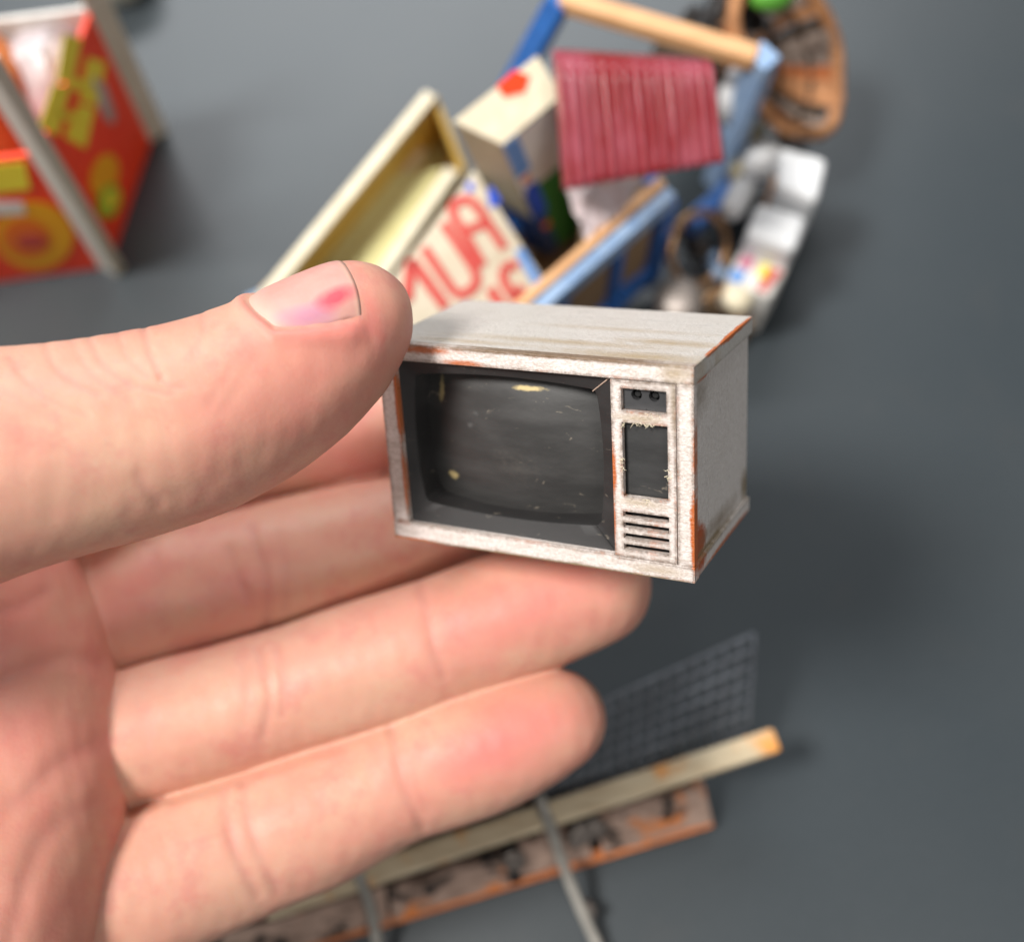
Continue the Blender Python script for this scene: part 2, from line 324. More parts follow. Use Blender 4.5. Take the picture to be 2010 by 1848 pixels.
def dark_mat(name, col, rough, scr=1.0):
    t = NT(name); n = t.noise(.25, 5, .6, (.4, 1, 1.4)); f = t.noise(1.4, 4, .7, (.7, 1, 1)); s = t.noise(.9, 3, .8, (.35, 1, 1), (4, 4, 1), 1.0)
    c = t.mix(t.ramp(n, .42, .68), col, tuple(v*1.45 for v in col))
    c = t.mix(t.math('MULTIPLY', t.ramp(s, .655, .73), .75*scr), c, srgb(140, 130, 116))
    t.p(Base_Color=c, Roughness=t.ramp(n, .3, .7, rough-.08, rough+.1), Specular_IOR_Level=.45); t.bump(f, .03, .5); return t
M['bezel'] = dark_mat('bezel_black', (.022, .021, .021), .58).m
M['slot'] = simple('slot_black', (.006, .006, .006), .7)
tg = dark_mat('screen_grey', (.036, .035, .034), .46, .9)
GOLD = srgb(206, 184, 128)
M['screen'] = stain_or_shade(tg, [((-13.2, 0, 18.0), (.5, 6, 2.0), GOLD, -.2, .5, .8), ((-1.2, 0, 19.3), (2.3, 6, .35), GOLD, -.1, .35, .9), ((-12.4, 0, 7.4), (.8, 6, .75), GOLD, -.2, .4, .95), ((-12, 0, 8.6), (.9, 4, .9), srgb(130, 124, 108), .2, .7, .6), ((-9, 0, 14.5), (1.0, 4, .7), srgb(150, 150, 150), .25, .8, .45), ((-8.2, 0, 16.0), (1.2, 4, .7), srgb(140, 140, 140), .25, .8, .4), ((-3, 0, 10), (6, 4, 4), srgb(104, 98, 90), .2, 1.2, .5)])
M['dial'] = dark_mat('dial_black', (.05, .05, .052), .35).m
M['panel_dark'] = dark_mat('panel_dark', (.032, .032, .032), .45, .7).m

# bezel: funnel from the frame opening down to a rounded screen opening
def rrect(u0, u1, v0, v1, r, n, bulge=0.0):
    """n points per side + rounded corners; bulge bows the sides outwards"""
    pts = []
    cs = [(u1-r, v1-r, 0), (u0+r, v1-r, 90), (u0+r, v0+r, 180), (u1-r, v0+r, 270)]
    for cx, cy, a0 in cs:
        for k in range(n):
            a = math.radians(a0+90*k/(n-1)); pts.append([cx+r*math.cos(a), cy+r*math.sin(a)])
    out = []                                   # resample evenly, then bow
    P = np.array(pts+[pts[0]]); L = np.r_[0, np.cumsum(np.linalg.norm(np.diff(P, axis=0), axis=1))]
    for s in np.linspace(0, L[-1], 161)[:-1]:
        out.append([np.interp(s, L, P[:, 0]), np.interp(s, L, P[:, 1])])
    out = np.array(out); mu, mv = (u0+u1)/2, (v0+v1)/2
    x = (out[:, 0]-mu)/((u1-u0)/2); y = (out[:, 1]-mv)/((v1-v0)/2)
    out[:, 0] += bulge*np.sign(x)*np.clip(np.abs(x), 0, 1)**6*(1-y**2)*1.0; out[:, 1] += bulge*np.sign(y)*np.clip(np.abs(y), 0, 1)**6*(1-x**2)
    return out
def match(P, Q):                              # start both loops at the same angle
    return P, Q
o0 = rrect(2.12, 28.72, 2.05, 22.5, .12, 4); i0 = rrect(4.05, 26.6, 4.6, 20.5, .5, 8, .6)
def by_angle(P, n=200):
    c = np.array([15.4, 12.3]); a = np.arctan2((P[:, 1]-c[1])/8.5, (P[:, 0]-c[0])/11.5); o = np.argsort(a); a, P = a[o], P[o]
    a2 = np.r_[a-2*math.pi, a, a+2*math.pi]; P2 = np.r_[P, P, P]; g = np.linspace(-math.pi, math.pi, n+1)[:-1]
    return np.stack([np.interp(g, a2, P2[:, 0]), np.interp(g, a2, P2[:, 1])], 1)
o1, i1 = by_angle(o0), by_angle(i0)
c0 = np.array([15.35, 12.45])
def loop3(P, y): return [(p[0]-W_/2, y, p[1]) for p in P]
rings = [loop3(o1, 1.5), loop3(o1, .62), loop3(o1+(i1-o1)*.5, .95), loop3(o1+(i1-o1)*.97, 1.25), loop3(i1, 1.32), loop3(i1+(c0-i1)*.004, 1.6), loop3(i1+(c0-i1)*.01, 4.9)]
b = MB(); V = [[b.bm.verts.new(p) for p in r] for r in rings]
for A, B in zip(V, V[1:]):
    for k in range(len(A)): j = (k+1) % len(A); b.bm.faces.new([A[k], A[j], B[j], B[k]])
bez = b.build('bezel', M['bezel'], tv, local=True)
bez.data.shade_smooth(); md = bez.modifiers.new('edges', 'EDGE_SPLIT'); md.split_angle = math.radians(28)
# mitre score lines at the right corners of the bezel
for (a, bb) in (((28.55, 22.3), (26.2, 20.35)), ((28.55, 2.2), (26.1, 4.6))):
    m_ = MB(); m_.tube([(a[0]-W_/2, .60, a[1]), ((a[0]+bb[0])/2-W_/2, .86, (a[1]+bb[1])/2), (bb[0]-W_/2, 1.30, bb[1])], .07, 6); m_.build('mitre_joint', M['slot'] if a[1] < 10 else M['old_plank'], bez, local=True)
# convex picture tube
N = 36; rows = []
for i in range(N+1):
    r = []
    for j in range(N+1):
        u = 3.6+(26.95-3.6)*j/N; v = 3.95+(21.1-3.95)*i/N; x = (u-15.3)/11.5; y = (v-12.45)/8.4
        r.append((u-W_/2, 2.25+2.0*(x*x*.85+y*y*.75), v))
    rows.append(r)
b = MB(); b.grid(rows); scr = b.build('screen', M['screen'], tv, local=True, smooth=True)

# control panel: a cut-out plate with two windows and four slots, on a dark backing
def plate_holes(name, u0, u1, v0, v1, holes, y0, y1, m):
    us = sorted({u0, u1, *[h[0] for h in holes], *[h[1] for h in holes]}); vs_ = sorted({v0, v1, *[h[2] for h in holes], *[h[3] for h in holes]})
    b = MB(); bm = b.bm; vd = {}
    def vt(u, v, y):
        k = (round(u, 4), round(v, 4), y)
        if k not in vd: vd[k] = bm.verts.new((u-W_/2, y, v))
        return vd[k]
    solid = {}
    for i in range(len(us)-1):
        for j in range(len(vs_)-1):
            cu, cv = (us[i]+us[i+1])/2, (vs_[j]+vs_[j+1])/2; solid[i, j] = not any(h[0] < cu < h[1] and h[2] < cv < h[3] for h in holes)
    for (i, j), s in solid.items():
        if not s: continue
        q = [(us[i], vs_[j]), (us[i+1], vs_[j]), (us[i+1], vs_[j+1]), (us[i], vs_[j+1])]
        bm.faces.new([vt(*p, y0) for p in q]); bm.faces.new([vt(*p, y1) for p in q][::-1])
        for (di, dj), (a, c) in (((0, -1), (0, 1)), ((1, 0), (1, 2)), ((0, 1), (2, 3)), ((-1, 0), (3, 0))):
            if not solid.get((i+di, j+dj), False): bm.faces.new([vt(*q[a], y0), vt(*q[a], y1), vt(*q[c], y1), vt(*q[c], y0)])
    o = b.build(name, m, tv, local=True, bevel=.05); return o
slots = [(29.86, 35.12, v-.32, v+.32) for v in (7.03, 5.74, 4.44, 3.15)]
gr = plate_holes('control_panel', 28.78, 36.0, 1.93, 22.3, [(29.95, 35.0, 18.92, 21.42), (29.98, 35.08, 9.15, 17.62)]+slots, .0, .7, P_grille)
tvbox('panel_backing', 28.74, 36.05, 1.75, 2.2, 1.9, 22.33, M['slot'], gr, 0)
tvbox('speaker_cloth', 29.6, 35.6, 1.02, 1.5, 8.8, 18.0, M['panel_dark'], gr, .03)
def disc_plate():
    b = MB(); bm = b.bm; n = 28; u0, u1, v0, v1 = 29.7, 35.3, 18.7, 21.6; y = .75
    # plate with two round holes, cut as two halves
    um = (u0+u1)/2+.05
    for (a0, a1, cu) in ((u0, um, 31.43), (um, u1, 33.40)):
        cv = 20.58; r = .60; inner = []; outer = []; deep = []
        for k in range(n):
            a = 2*math.pi*k/n; c, s = math.cos(a), math.sin(a); inner.append(bm.verts.new((cu+r*c-W_/2, y, cv+r*s))); deep.append(bm.verts.new((cu+r*c-W_/2, y+.7, cv+r*s)))
            tx = ((a1-cu)/c if c > 1e-9 else (a0-cu)/c if c < -1e-9 else 1e9); ty = ((v1-cv)/s if s > 1e-9 else (v0-cv)/s if s < -1e-9 else 1e9); t_ = min(tx, ty)
            outer.append(bm.verts.new((cu+t_*c-W_/2, y, cv+t_*s)))
        for k in range(n):
            j = (k+1) % n; bm.faces.new([outer[k], outer[j], inner[j], inner[k]]); bm.faces.new([inner[k], inner[j], deep[j], deep[k]])
    return b.build('dial_plate', M['dial'], gr, local=True)
disc_plate()
for cu in (31.43, 33.40):
    b = MB(); b.lathe([(.42, 0), (.42, .35), (.30, .5)], (cu-W_/2, 1.6, 20.58), (0, -1, 0), 18); b.build('dial_knob', M['slot'], gr, local=True, smooth=False)
# torn card fibres round the cut-outs
b = MB()
def fib(u, v, n, du, dv):
    for _ in range(n):
        a = random.uniform(-1, 1); L = random.uniform(.25, .8); p = np.array([u+random.uniform(-du, du), v+random.uniform(-dv, dv)])
        d = np.array([math.cos(a*1.4-math.pi/2*random.choice((.6, 1, 1.3))), math.sin(a*1.4-math.pi/2)]); q = p+d*L*.6; r = q+np.array([random.uniform(-.3, .3), random.uniform(-.3, .2)])
        b.tube([(p[0]-W_/2, .05, p[1]), (q[0]-W_/2, -.08, q[1]), (r[0]-W_/2, -.05, r[1])], [.035, .03, .015], 4)
fib(33.0, 17.75, 16, 1.9, .12); fib(30.0, 13.0, 9, .1, .6); fib(35.1, 12.2, 8, .1, .7); fib(32.6, 9.1, 7, .5, .1); fib(30.2, 17.5, 4, .2, .2); fib(33.3, 18.9, 6, 1.2, .1)
tag(b.build('torn_fibre', M['cream_card'], gr, local=True), kind='stuff')

# ------------------------------------------------------------------ the hand (distance field -> one continuous surface)
def cr(pts, n):                               # Catmull-Rom through (x, y, depth, radius)
    P = np.array(pts, float); P = np.vstack([2*P[0]-P[1], P, 2*P[-1]-P[-2]]); out = []
    for i in range(1, len(P)-2):
        for t in np.linspace(0, 1, n, endpoint=False):
            a, b_, c, d = P[i-1], P[i], P[i+1], P[i+2]
            out.append(.5*((2*b_)+(-a+c)*t+(2*a-5*b_+4*c-d)*t*t+(-a+3*b_-3*c+d)*t**3))
    out.append(P[-2]); return np.array(out)
def chain(pts, n=4, rs=1.0):
    q = [(*pxc(x, y, d), r) for x, y, d, r in pts]; return cr(q, n)*np.array([1, 1, 1, rs])
DIG = {
 'thumb': chain([(-420, 1030, 124, 15), (-200, 950, 123, 12.8), (0, 906, 124, 11.2), (180, 872, 126, 10.4), (330, 838, 128, 10.1), (450, 794, 130, 9.5), (555, 738, 132, 8.7), (640, 676, 133.5, 7.7), (700, 622, 134.3, 6.0)]),
 'index': chain([(80, 950, 160, 10), (300, 890, 168.5, 9.2), (480, 858, 172, 8.9), (650, 836, 173.9, 8.3), (900, 800, 172.2, 8.4), (1130, 760, 166, 8), (1270, 742, 161.0, 7.2)]),
 'middle': chain([(40, 1225, 163, 10), (200, 1188, 166, 9.7), (345, 1153, 167.5, 9.6), (500, 1118, 169, 9.3), (674, 1074, 170.5, 8.9), (900, 1000, 173.5, 8.4), (1130, 935, 170, 8), (1265, 900, 164.5, 7.2)], rs=.965),
 'ring': chain([(120, 1475, 161, 9.3), (260, 1440, 162, 9.0), (380, 1408, 162, 8.8), (535, 1366, 162, 8.5), (728, 1304, 162, 8.8), (860, 1259, 161.5, 8.4), (1030, 1198, 161, 8.5), (1170, 1152, 160, 7.5)], rs=.965),
 'little': chain([(200, 1770, 158, 10.5), (380, 1696, 160, 9.9), (500, 1648, 161, 9.4), (620, 1598, 161.5, 9.4), (790, 1520, 161.5, 8.5), (940, 1468, 161, 8.7), (1090, 1412, 159.5, 6.9)], rs=.965),
 'pad': chain([(-140, 1110, 152, 13), (-14, 1250, 155, 12.2), (46, 1430, 156, 11.6), (44, 1600, 154, 12.0), (-26, 1780, 150, 14), (-90, 2000, 148, 15)]),
 'palm1': chain([(0, 1250, 158, 13), (-500, 1260, 148, 15), (-1300, 1420, 140, 17)]),
 'palm2': chain([(20, 1500, 157, 13), (-500, 1500, 146, 15), (-1300, 1550, 139, 18)]),
 'palm3': chain([(-30, 1750, 153, 14), (-500, 1750, 145, 16), (-1300, 1700, 139, 17)]),
 'palm0': chain([(-20, 1010, 160, 11), (-500, 1080, 148, 14), (-1300, 1330, 140, 16)]),
 'thenar': chain([(-420, 1030, 125, 15), (-700, 1180, 130, 17), (-1250, 1420, 138, 18)]),
 'arm1': chain([(-1250, 1430, 139, 18), (-2300, 1650, 135, 24), (-3300, 1900, 131, 27)]),
 'arm2': chain([(-1250, 1660, 139, 17.5), (-2300, 1900, 135, 23), (-3300, 2150, 131, 26)]),
}
KS = {'thumb': 1.5, 'thenar': 6, 'pad': 3, 'index': .8, 'middle': .5, 'ring': .5, 'little': .5, 'palm0': 6, 'palm1': 8, 'palm2': 8, 'palm3': 8, 'arm1': 10, 'arm2': 14}
ORDER = ['palm0', 'palm1', 'palm2', 'palm3', 'arm1', 'arm2', 'pad', 'index', 'middle', 'ring', 'little', 'thenar', 'thumb']
def seg_sd(P, a, b):
    ba = b[:3]-a[:3]; L = max(float(ba@ba), 1e-9)
    pa = P-a[:3].astype(np.float32); h = np.clip(pa@ba.astype(np.float32)/L, 0, 1)
    return np.linalg.norm(pa-h[..., None]*ba.astype(np.float32), axis=-1)-(a[3]+(b[3]-a[3])*h)
def smin(a, b, k):
    h = np.maximum(k-np.abs(a-b), 0)/k; return np.minimum(a, b)-h*h*k*.25
def dig_sd(P, name):
    c = DIG[name]; d = None
    for a, b in zip(c, c[1:]):
        s = seg_sd(P, a, b); d = s if d is None else smin(d, s, 1.2)
    return d
def hand_sd(P):
    d = None
    for n in ORDER:
        s = dig_sd(P, n); d = s if d is None else smin(d, s, KS[n])
    return d
def hand_mesh(h=.37):
    allp = np.vstack(list(DIG.values())); lo = (allp[:, :3]-allp[:, 3:]).min(0)-2; hi = (allp[:, :3]+allp[:, 3:]).max(0)+2
    lo[0] = max(lo[0], -125.0)
    n = np.ceil((hi-lo)/h).astype(int)+1
    F = np.full(n, 9.0, np.float32); axs = [np.float32(lo[i])+np.float32(h)*np.arange(n[i], dtype=np.float32) for i in range(3)]
    for name in ORDER:
        D = None; c = DIG[name]; pad = 2.5+KS[name]
        l3 = (c[:, :3]-c[:, 3:]).min(0)-pad; h3 = (c[:, :3]+c[:, 3:]).max(0)+pad
        i0 = np.clip(((l3-lo)/h).astype(int), 0, n-1); i1 = np.clip(((h3-lo)/h).astype(int)+2, 1, n)
        if (i1 <= i0).any(): continue
        D = np.full(i1-i0, 9.0, np.float32)
        for a, b in zip(c, c[1:]):
            l = np.minimum(a[:3]-a[3], b[:3]-b[3])-pad; u = np.maximum(a[:3]+a[3], b[:3]+b[3])+pad
            j0 = np.clip(((l-lo)/h).astype(int), i0, i1); j1 = np.clip(((u-lo)/h).astype(int)+2, i0, i1)
            if (j1 <= j0).any(): continue
            G = np.stack(np.meshgrid(*[axs[k][j0[k]:j1[k]] for k in range(3)], indexing='ij'), -1)
            sl = tuple(slice(j0[k]-i0[k], j1[k]-i0[k]) for k in range(3)); D[sl] = smin(D[sl], seg_sd(G, a, b).astype(np.float32), 1.2)
        sl = tuple(slice(i0[k], i1[k]) for k in range(3)); F[sl] = smin(F[sl], D, KS[name])
    F[0] = 9; F[-1] = 9
    # surface nets
    ins = F < 0
    ch = np.zeros(n-1, np.int8)
    for dx in (0, 1):
        for dy in (0, 1):
            for dz in (0, 1): ch += ins[dx:n[0]-1+dx, dy:n[1]-1+dy, dz:n[2]-1+dz]
    cell = np.argwhere((ch > 0) & (ch < 8)); idx = np.full(n-1, -1, np.int32); idx[tuple(cell.T)] = np.arange(len(cell))
    acc = np.zeros((len(cell), 3)); cnt = np.zeros(len(cell))
    cs = [(x, y, z) for x in (0, 1) for y in (0, 1) for z in (0, 1)]
    for p in cs:
        for k in range(3):
            if p[k]: continue
            q = list(p); q[k] = 1
            fa = F[tuple((cell+p).T)]; fb = F[tuple((cell+q).T)]; m = (fa < 0) != (fb < 0); t = np.where(m, fa/np.where(m, fa-fb, 1), 0)
            pos = np.array(p, float)[None]+np.zeros((len(cell), 3)); pos[:, k] += t; acc += pos*m[:, None]; cnt += m
    Vt = lo+h*(cell+acc/cnt[:, None]); faces = []
    for k in range(3):
        a = [slice(None)]*3; b = [slice(None)]*3; a[k] = slice(0, -1); b[k] = slice(1, None)
        e = np.argwhere(ins[tuple(a)] != ins[tuple(b)]); o = [i for i in range(3) if i != k]
        e = e[(e[:, o[0]] > 0) & (e[:, o[1]] > 0) & (e[:, o[0]] < n[o[0]]-1) & (e[:, o[1]] < n[o[1]]-1)]
        d1 = np.zeros(3, int); d1[o[0]] = 1; d2 = np.zeros(3, int); d2[o[1]] = 1
        q = np.stack([idx[tuple((e-d1-d2).T)], idx[tuple((e-d2).T)], idx[tuple(e.T)], idx[tuple((e-d1).T)]], 1)
        flip = ins[tuple(e.T)] ^ (k == 1); q[flip] = q[flip][:, ::-1]; faces.append(q)
    Q = np.vstack(faces); Q = Q[(Q >= 0).all(1)]
    return Vt, Q
HV, HF = hand_mesh()
# normals from faces (camera space)
def vnormals(V, Q):
    fn = np.cross(V[Q[:, 2]]-V[Q[:, 0]], V[Q[:, 3]]-V[Q[:, 1]]); N_ = np.zeros_like(V)
    for k in range(4): np.add.at(N_, Q[:, k], fn)
    return N_/np.maximum(np.linalg.norm(N_, axis=1, keepdims=True), 1e-9)
HN = vnormals(HV, HF)
# make normals point outwards: compare with the field
tst = rng.choice(len(HV), 400, replace=False)
if np.mean(hand_sd((HV[tst]+.5*HN[tst]).astype(np.float32))) < 0: HF = HF[:, ::-1]; HN = -HN
px = CX+HV[:, 0]/HV[:, 2]*K; py = CY-HV[:, 1]/HV[:, 2]*K
own = np.full((len(HV), len(DIG)), 99.)
names = list(DIG)
for i, nme in enumerate(names):
    c = DIG[nme]; l = (c[:, :3]-c[:, 3:]).min(0)-2; u = (c[:, :3]+c[:, 3:]).max(0)+2; m = ((HV > l) & (HV < u)).all(1); own[m, i] = dig_sd(HV[m].astype(np.float32), nme)
who = own.argmin(1); isd = {nme: who == i for i, nme in enumerate(names)}
front = np.clip(-HN[:, 2]*2+.6, 0, 1)         # side of the skin that faces the palm / viewer side
def polydist(P, pts):
    d = np.full(len(P[0]), 1e9)
    for (x0, y0), (x1, y1) in zip(pts, pts[1:]):
        L = (x1-x0)**2+(y1-y0)**2; t = np.clip(((P[0]-x0)*(x1-x0)+(P[1]-y0)*(y1-y0))/L, 0, 1); d = np.minimum(d, np.hypot(P[0]-x0-t*(x1-x0), P[1]-y0-t*(y1-y0)))
    return d
def smooth_line(pts, n=6):
    return [tuple(p[:2]) for p in cr([(x, y, 0, 0) for x, y in pts], n)]
disp = np.zeros(len(HV)); red = np.zeros(len(HV)); crease = np.zeros(len(HV))
def groove(dig, pts, depth, width):            # a skin crease: width in photo px, depth in mm
    m = np.ones(len(HV), bool) if dig is None else np.logical_or.reduce([isd[d] for d in dig])
    d = polydist((px[m], py[m]), smooth_line(pts)); g = np.exp(-(d/width)**2)*front[m]
    disp[m] -= .8*depth*g; crease[m] = np.maximum(crease[m], g*min(1, depth/(.15 if dig == ['thumb'] else .26)))
# thumb knuckle wrinkles and folds
for pts, dp, wd in [([(282, 640), (288, 668), (300, 705), (318, 742)], 0.20, 6.5), ([(318, 742), (338, 756), (362, 758)], 0.18, 6.5), ([(176, 668), (200, 712), (250, 748), (300, 765), (340, 772)], 0.14, 6.5), ([(88, 678), (108, 720), (150, 752), (195, 775)], 0.14, 6.5), ([(140, 672), (170, 720), (215, 762), (262, 790)], 0.09, 6.5),
                    ([(20, 700), (50, 745), (110, 790), (170, 815)], 0.11, 6.5), ([(230, 655), (250, 700), (285, 735)], 0.09, 6.5), ([(0, 760), (60, 800), (140, 840)], 0.08, 6.5), ([(395, 615), (400, 650), (385, 690)], 0.09, 6.5), ([(468, 700), (440, 745), (410, 790)], .10, 12), ([(0, 840), (70, 865), (160, 890)], .06, 12),
                    ([(272, 935), (290, 965), (312, 988)], .14, 14), ([(505, 700), (480, 735), (440, 800)], .08, 16)]:
    groove(['thumb'], pts, dp, wd)
for pts, dp, wd, dg in [([(492, 1035), (505, 1080), (520, 1125), (525, 1180), (522, 1240)], .30, 11, 'middle'), ([(452, 1080), (462, 1125), (485, 1170)], .22, 13, 'middle'), ([(545, 1050), (560, 1110), (560, 1190)], .16, 12, 'middle'),
                        ([(505, 1275), (520, 1320), (530, 1370), (518, 1440)], .30, 11, 'ring'), ([(545, 1275), (556, 1330), (552, 1400)], .22, 12, 'ring'), ([(478, 1300), (486, 1350), (480, 1420)], .12, 12, 'ring'), ([(826, 1150), (838, 1210), (850, 1270), (870, 1325)], .26, 11, 'ring'),
                        ([(440, 1560), (448, 1620), (470, 1690), (505, 1755)], .28, 12, 'little'), ([(478, 1540), (490, 1610), (515, 1690), (545, 1745)], .22, 12, 'little'), ([(765, 1420), (780, 1490), (800, 1560), (830, 1625)], .32, 12, 'little'), ([(785, 1440), (808, 1510), (835, 1590)], .14, 10, 'little'),
                        ([(285, 1050), (310, 1130), (318, 1230)], .10, 16, 'middle'), ([(270, 1370), (290, 1440), (292, 1500)], .10, 16, 'ring')]:
    groove([dg], pts, dp, wd)
for pts, dp, wd in [([(0, 1340), (60, 1310), (130, 1290), (200, 1300)], .35, 20), ([(0, 1600), (50, 1560), (120, 1500), (190, 1460)], .30, 22), ([(0, 1200), (40, 1190), (90, 1160)], .3, 18), ([(20, 1848), (60, 1700), (110, 1620), (190, 1570)], .3, 22)]:
    groove(['pad', 'palm0', 'palm1', 'palm2', 'palm3'], pts, dp, wd)
# gentle unevenness of flesh
def vnoise(P, s, seed):
    r = np.random.default_rng(seed); out = np.zeros(len(P))
    for _ in range(7): k = r.normal(size=3); k *= s*r.uniform(.6, 1.5)/np.linalg.norm(k); out += np.sin(P@k*2*math.pi+r.uniform(0, 7))
    return out/7
disp += .16*vnoise(HV, 1/9, 1)+.05*vnoise(HV, 1/3., 2)
# flushed fingertips and joints (pigment)
def blob(x, y, rx, ry, rot, k, dg):
    m = isd[dg]; c, s = math.cos(math.radians(rot)), math.sin(math.radians(rot)); dx, dy = px[m]-x, py[m]-y; u, v = (dx*c-dy*s)/rx, (dx*s+dy*c)/ry
    red[m] += k*np.exp(-(u*u+v*v))
blob(985, 1455, 190, 75, 24, .95, 'little'); blob(640, 1640, 120, 70, 24, .2, 'little'); blob(1010, 1190, 230, 85, 18, .75, 'ring'); blob(480, 1140, 90, 80, 12, .4, 'middle'); blob(230, 1180, 120, 80, 15, .45, 'middle'); blob(660, 690, 160, 120, 40, .55, 'thumb'); blob(480, 830, 160, 90, 30, .25, 'thumb')
blob(690, 880, 120, 90, 0, .5, 'index'); blob(340, 1440, 90, 70, 15, .15, 'ring')
for nme in ('pad', 'palm0', 'palm1', 'palm2', 'palm3'): red[isd[nme]] += .35+.25*vnoise(HV[isd[nme]], 1/14, 5)
red += .24*vnoise(HV, 1/12, 3)+.14*vnoise(HV, 1/4, 4)
# frame of the thumbnail, and the skin folds round it
axd = np.array([.862, .507, 0.02]); axd /= np.linalg.norm(axd)
pu = np.array([-axd[1], axd[0], 0]); th = math.radians(42); nn = math.cos(th)*pu+math.sin(th)*np.array([0, 0, -1.]); nn -= axd*(nn@axd); nn /= np.linalg.norm(nn); sd_ = np.cross(axd, nn)
cn = pxc(628, 672, 133.2)
if sd_[2] > 0: sd_ = -sd_                      # sd_ points towards the viewer
L0, L1, WN = -4.0, 6.8, 6.2
rel = HV-cn; na, ns = rel@axd, rel@sd_; up_ = (HN@nn > .05) & isd['thumb']
wn_ = WN*(.88+.12*np.sin(math.pi*np.clip((na-L0)/(L1-L0)*1.15, 0, 1))); base_ = L0-1.6*(1-(ns/WN)**2)+1.5; tip_ = L1-1.5*np.abs(ns/WN)**2.6
dn = np.maximum(np.maximum(np.abs(ns)-wn_, base_-na), na-tip_-.1)
tipz = np.clip((na-tip_+1.2)/1.2, 0, 1)
fold = np.where(dn > 0, .42*np.exp(-((dn-.75)/.75)**2)*(1-tipz), 0)-np.where(dn < 0, .22*np.clip(-dn/.9, 0, 1)*np.clip((tip_-na)/2.0, 0, 1), 0)
disp[up_] += fold[up_]; red[up_] += (.35*np.exp(-((dn-.4)/.7)**2)*(dn > 0))[up_]
HV2 = HV+HN*disp[:, None]
me = bpy.data.meshes.new('hand'); Wd = cam2w(HV2)*S
hb = np.array([Wd[:, 0].min(), Wd[:, 1].mean(), Wd[:, 2].min()])
me.from_pydata((Wd-hb).tolist(), [], HF.tolist()); me.shade_smooth()
a_ = me.attributes.new('flush', 'FLOAT', 'POINT'); a_.data.foreach_set('value', np.clip(red, 0, 1.3).astype(np.float32))
a_ = me.attributes.new('crease', 'FLOAT', 'POINT'); a_.data.foreach_set('value', crease.astype(np.float32))
a_ = me.attributes.new('thumb', 'FLOAT', 'POINT'); a_.data.foreach_set('value', (isd['thumb'] | isd['thenar']).astype(np.float32))
def skin_mat():
    t = NT('skin')
    fl = t.n('Attribute', attribute_name='flush').outputs['Fac']; cr_ = t.n('Attribute', attribute_name='crease').outputs['Fac']
    n = t.noise(.10, 4, .6); m = t.noise(.45, 4, .6, loc=(3, 1, 2)); f = t.noise(2.6, 3, .6)
    base = t.mix(t.ramp(n, .35, .68), (.625, .345, .25), (.60, .29, .21))
    base = t.mix(t.math('MULTIPLY', t.ramp(m, .45, .75), .25), base, (.62, .30, .235))
    base = t.mix(t.math('MULTIPLY', t.ramp(t.noise(.07, 5, .7, loc=(8, 2, 5)), .48, .66), .6), base, (.61, .39, .27))
    base = t.mix(t.math('MULTIPLY', t.ramp(t.noise(.16, 5, .7, loc=(1, 6, 9)), .52, .70), .55), base, (.55, .20, .17))
    c = t.mix(t.math('MULTIPLY', fl, .9), base, (.64, .20, .17))
    c = t.mix(t.math('MULTIPLY', cr_, .26), c, (.46, .17, .15))
    t.p(Base_Color=c, Roughness=t.ramp(m, .3, .7, .44, .56), Specular_IOR_Level=.32, Subsurface_Weight=.5, Subsurface_Scale=.9*S)
    t.b.inputs['Subsurface Radius'].default_value = (1.0, .32, .18)
    # papillary ridges and pores
    v = t.n('TexVoronoi', Vector=t.coord((1900, 1900, 1900)), Scale=1.0)
    h = t.math('ADD', t.math('MULTIPLY', f, .5), t.math('MULTIPLY', v.outputs['Distance'], .35)); wv = t.n('TexWave', Vector=t.coord((1000, 1000, 1000)), Scale=.75, Distortion=9.0, Detail=2.0); wv.inputs['Detail Scale'].default_value = .35
    h = t.math('ADD', h, t.math('MULTIPLY', m, .9)); h = t.math('ADD', h, t.math('MULTIPLY', wv.outputs['Fac'], .045)); t.bump(h, .07, .5); return t.m
M['skin'] = skin_mat()
hand = link('hand', me, M['skin']); hand.location = hb
tag(hand, 'open-palmed bare left hand with a bruised thumbnail gripping the tiny television', 'hand')

# thumbnail: a curved plate set into the thumb's back
def surf(P):                                   # slide points along -nn onto the thumb
    P = P.copy()
    for _ in range(14): P -= nn*dig_sd(P.astype(np.float32), 'thumb')[:, None]
    return P
NA, NB = 30, 26; uvn = []; raw = []; lifts = []
for i in range(NA+1):
    a = i/NA; uv = []
    for j in range(NB+1):
        s = -1+2*j/NB
        aa = L0+(L1-L0)*a - 1.6*(1-a)*(1-s*s) + 1.5*(1-a) - a*1.5*abs(s)**2.6
        raw.append(cn+axd*aa+sd_*s*WN*(.88+.12*math.sin(math.pi*min(1, a*1.15)))+nn*12); uv.append((a, s))
        lifts.append(.06-.26*max(abs(s)**10, max(0, 1-a*9))-.05*max(0, a-.90)*10)
    uvn.append(uv)
rows = (surf(np.array(raw))+nn*np.array(lifts)[:, None]).reshape(NA+1, NB+1, 3)
b = MB(); b.grid([[cam2w(p) for p in r] for r in rows])
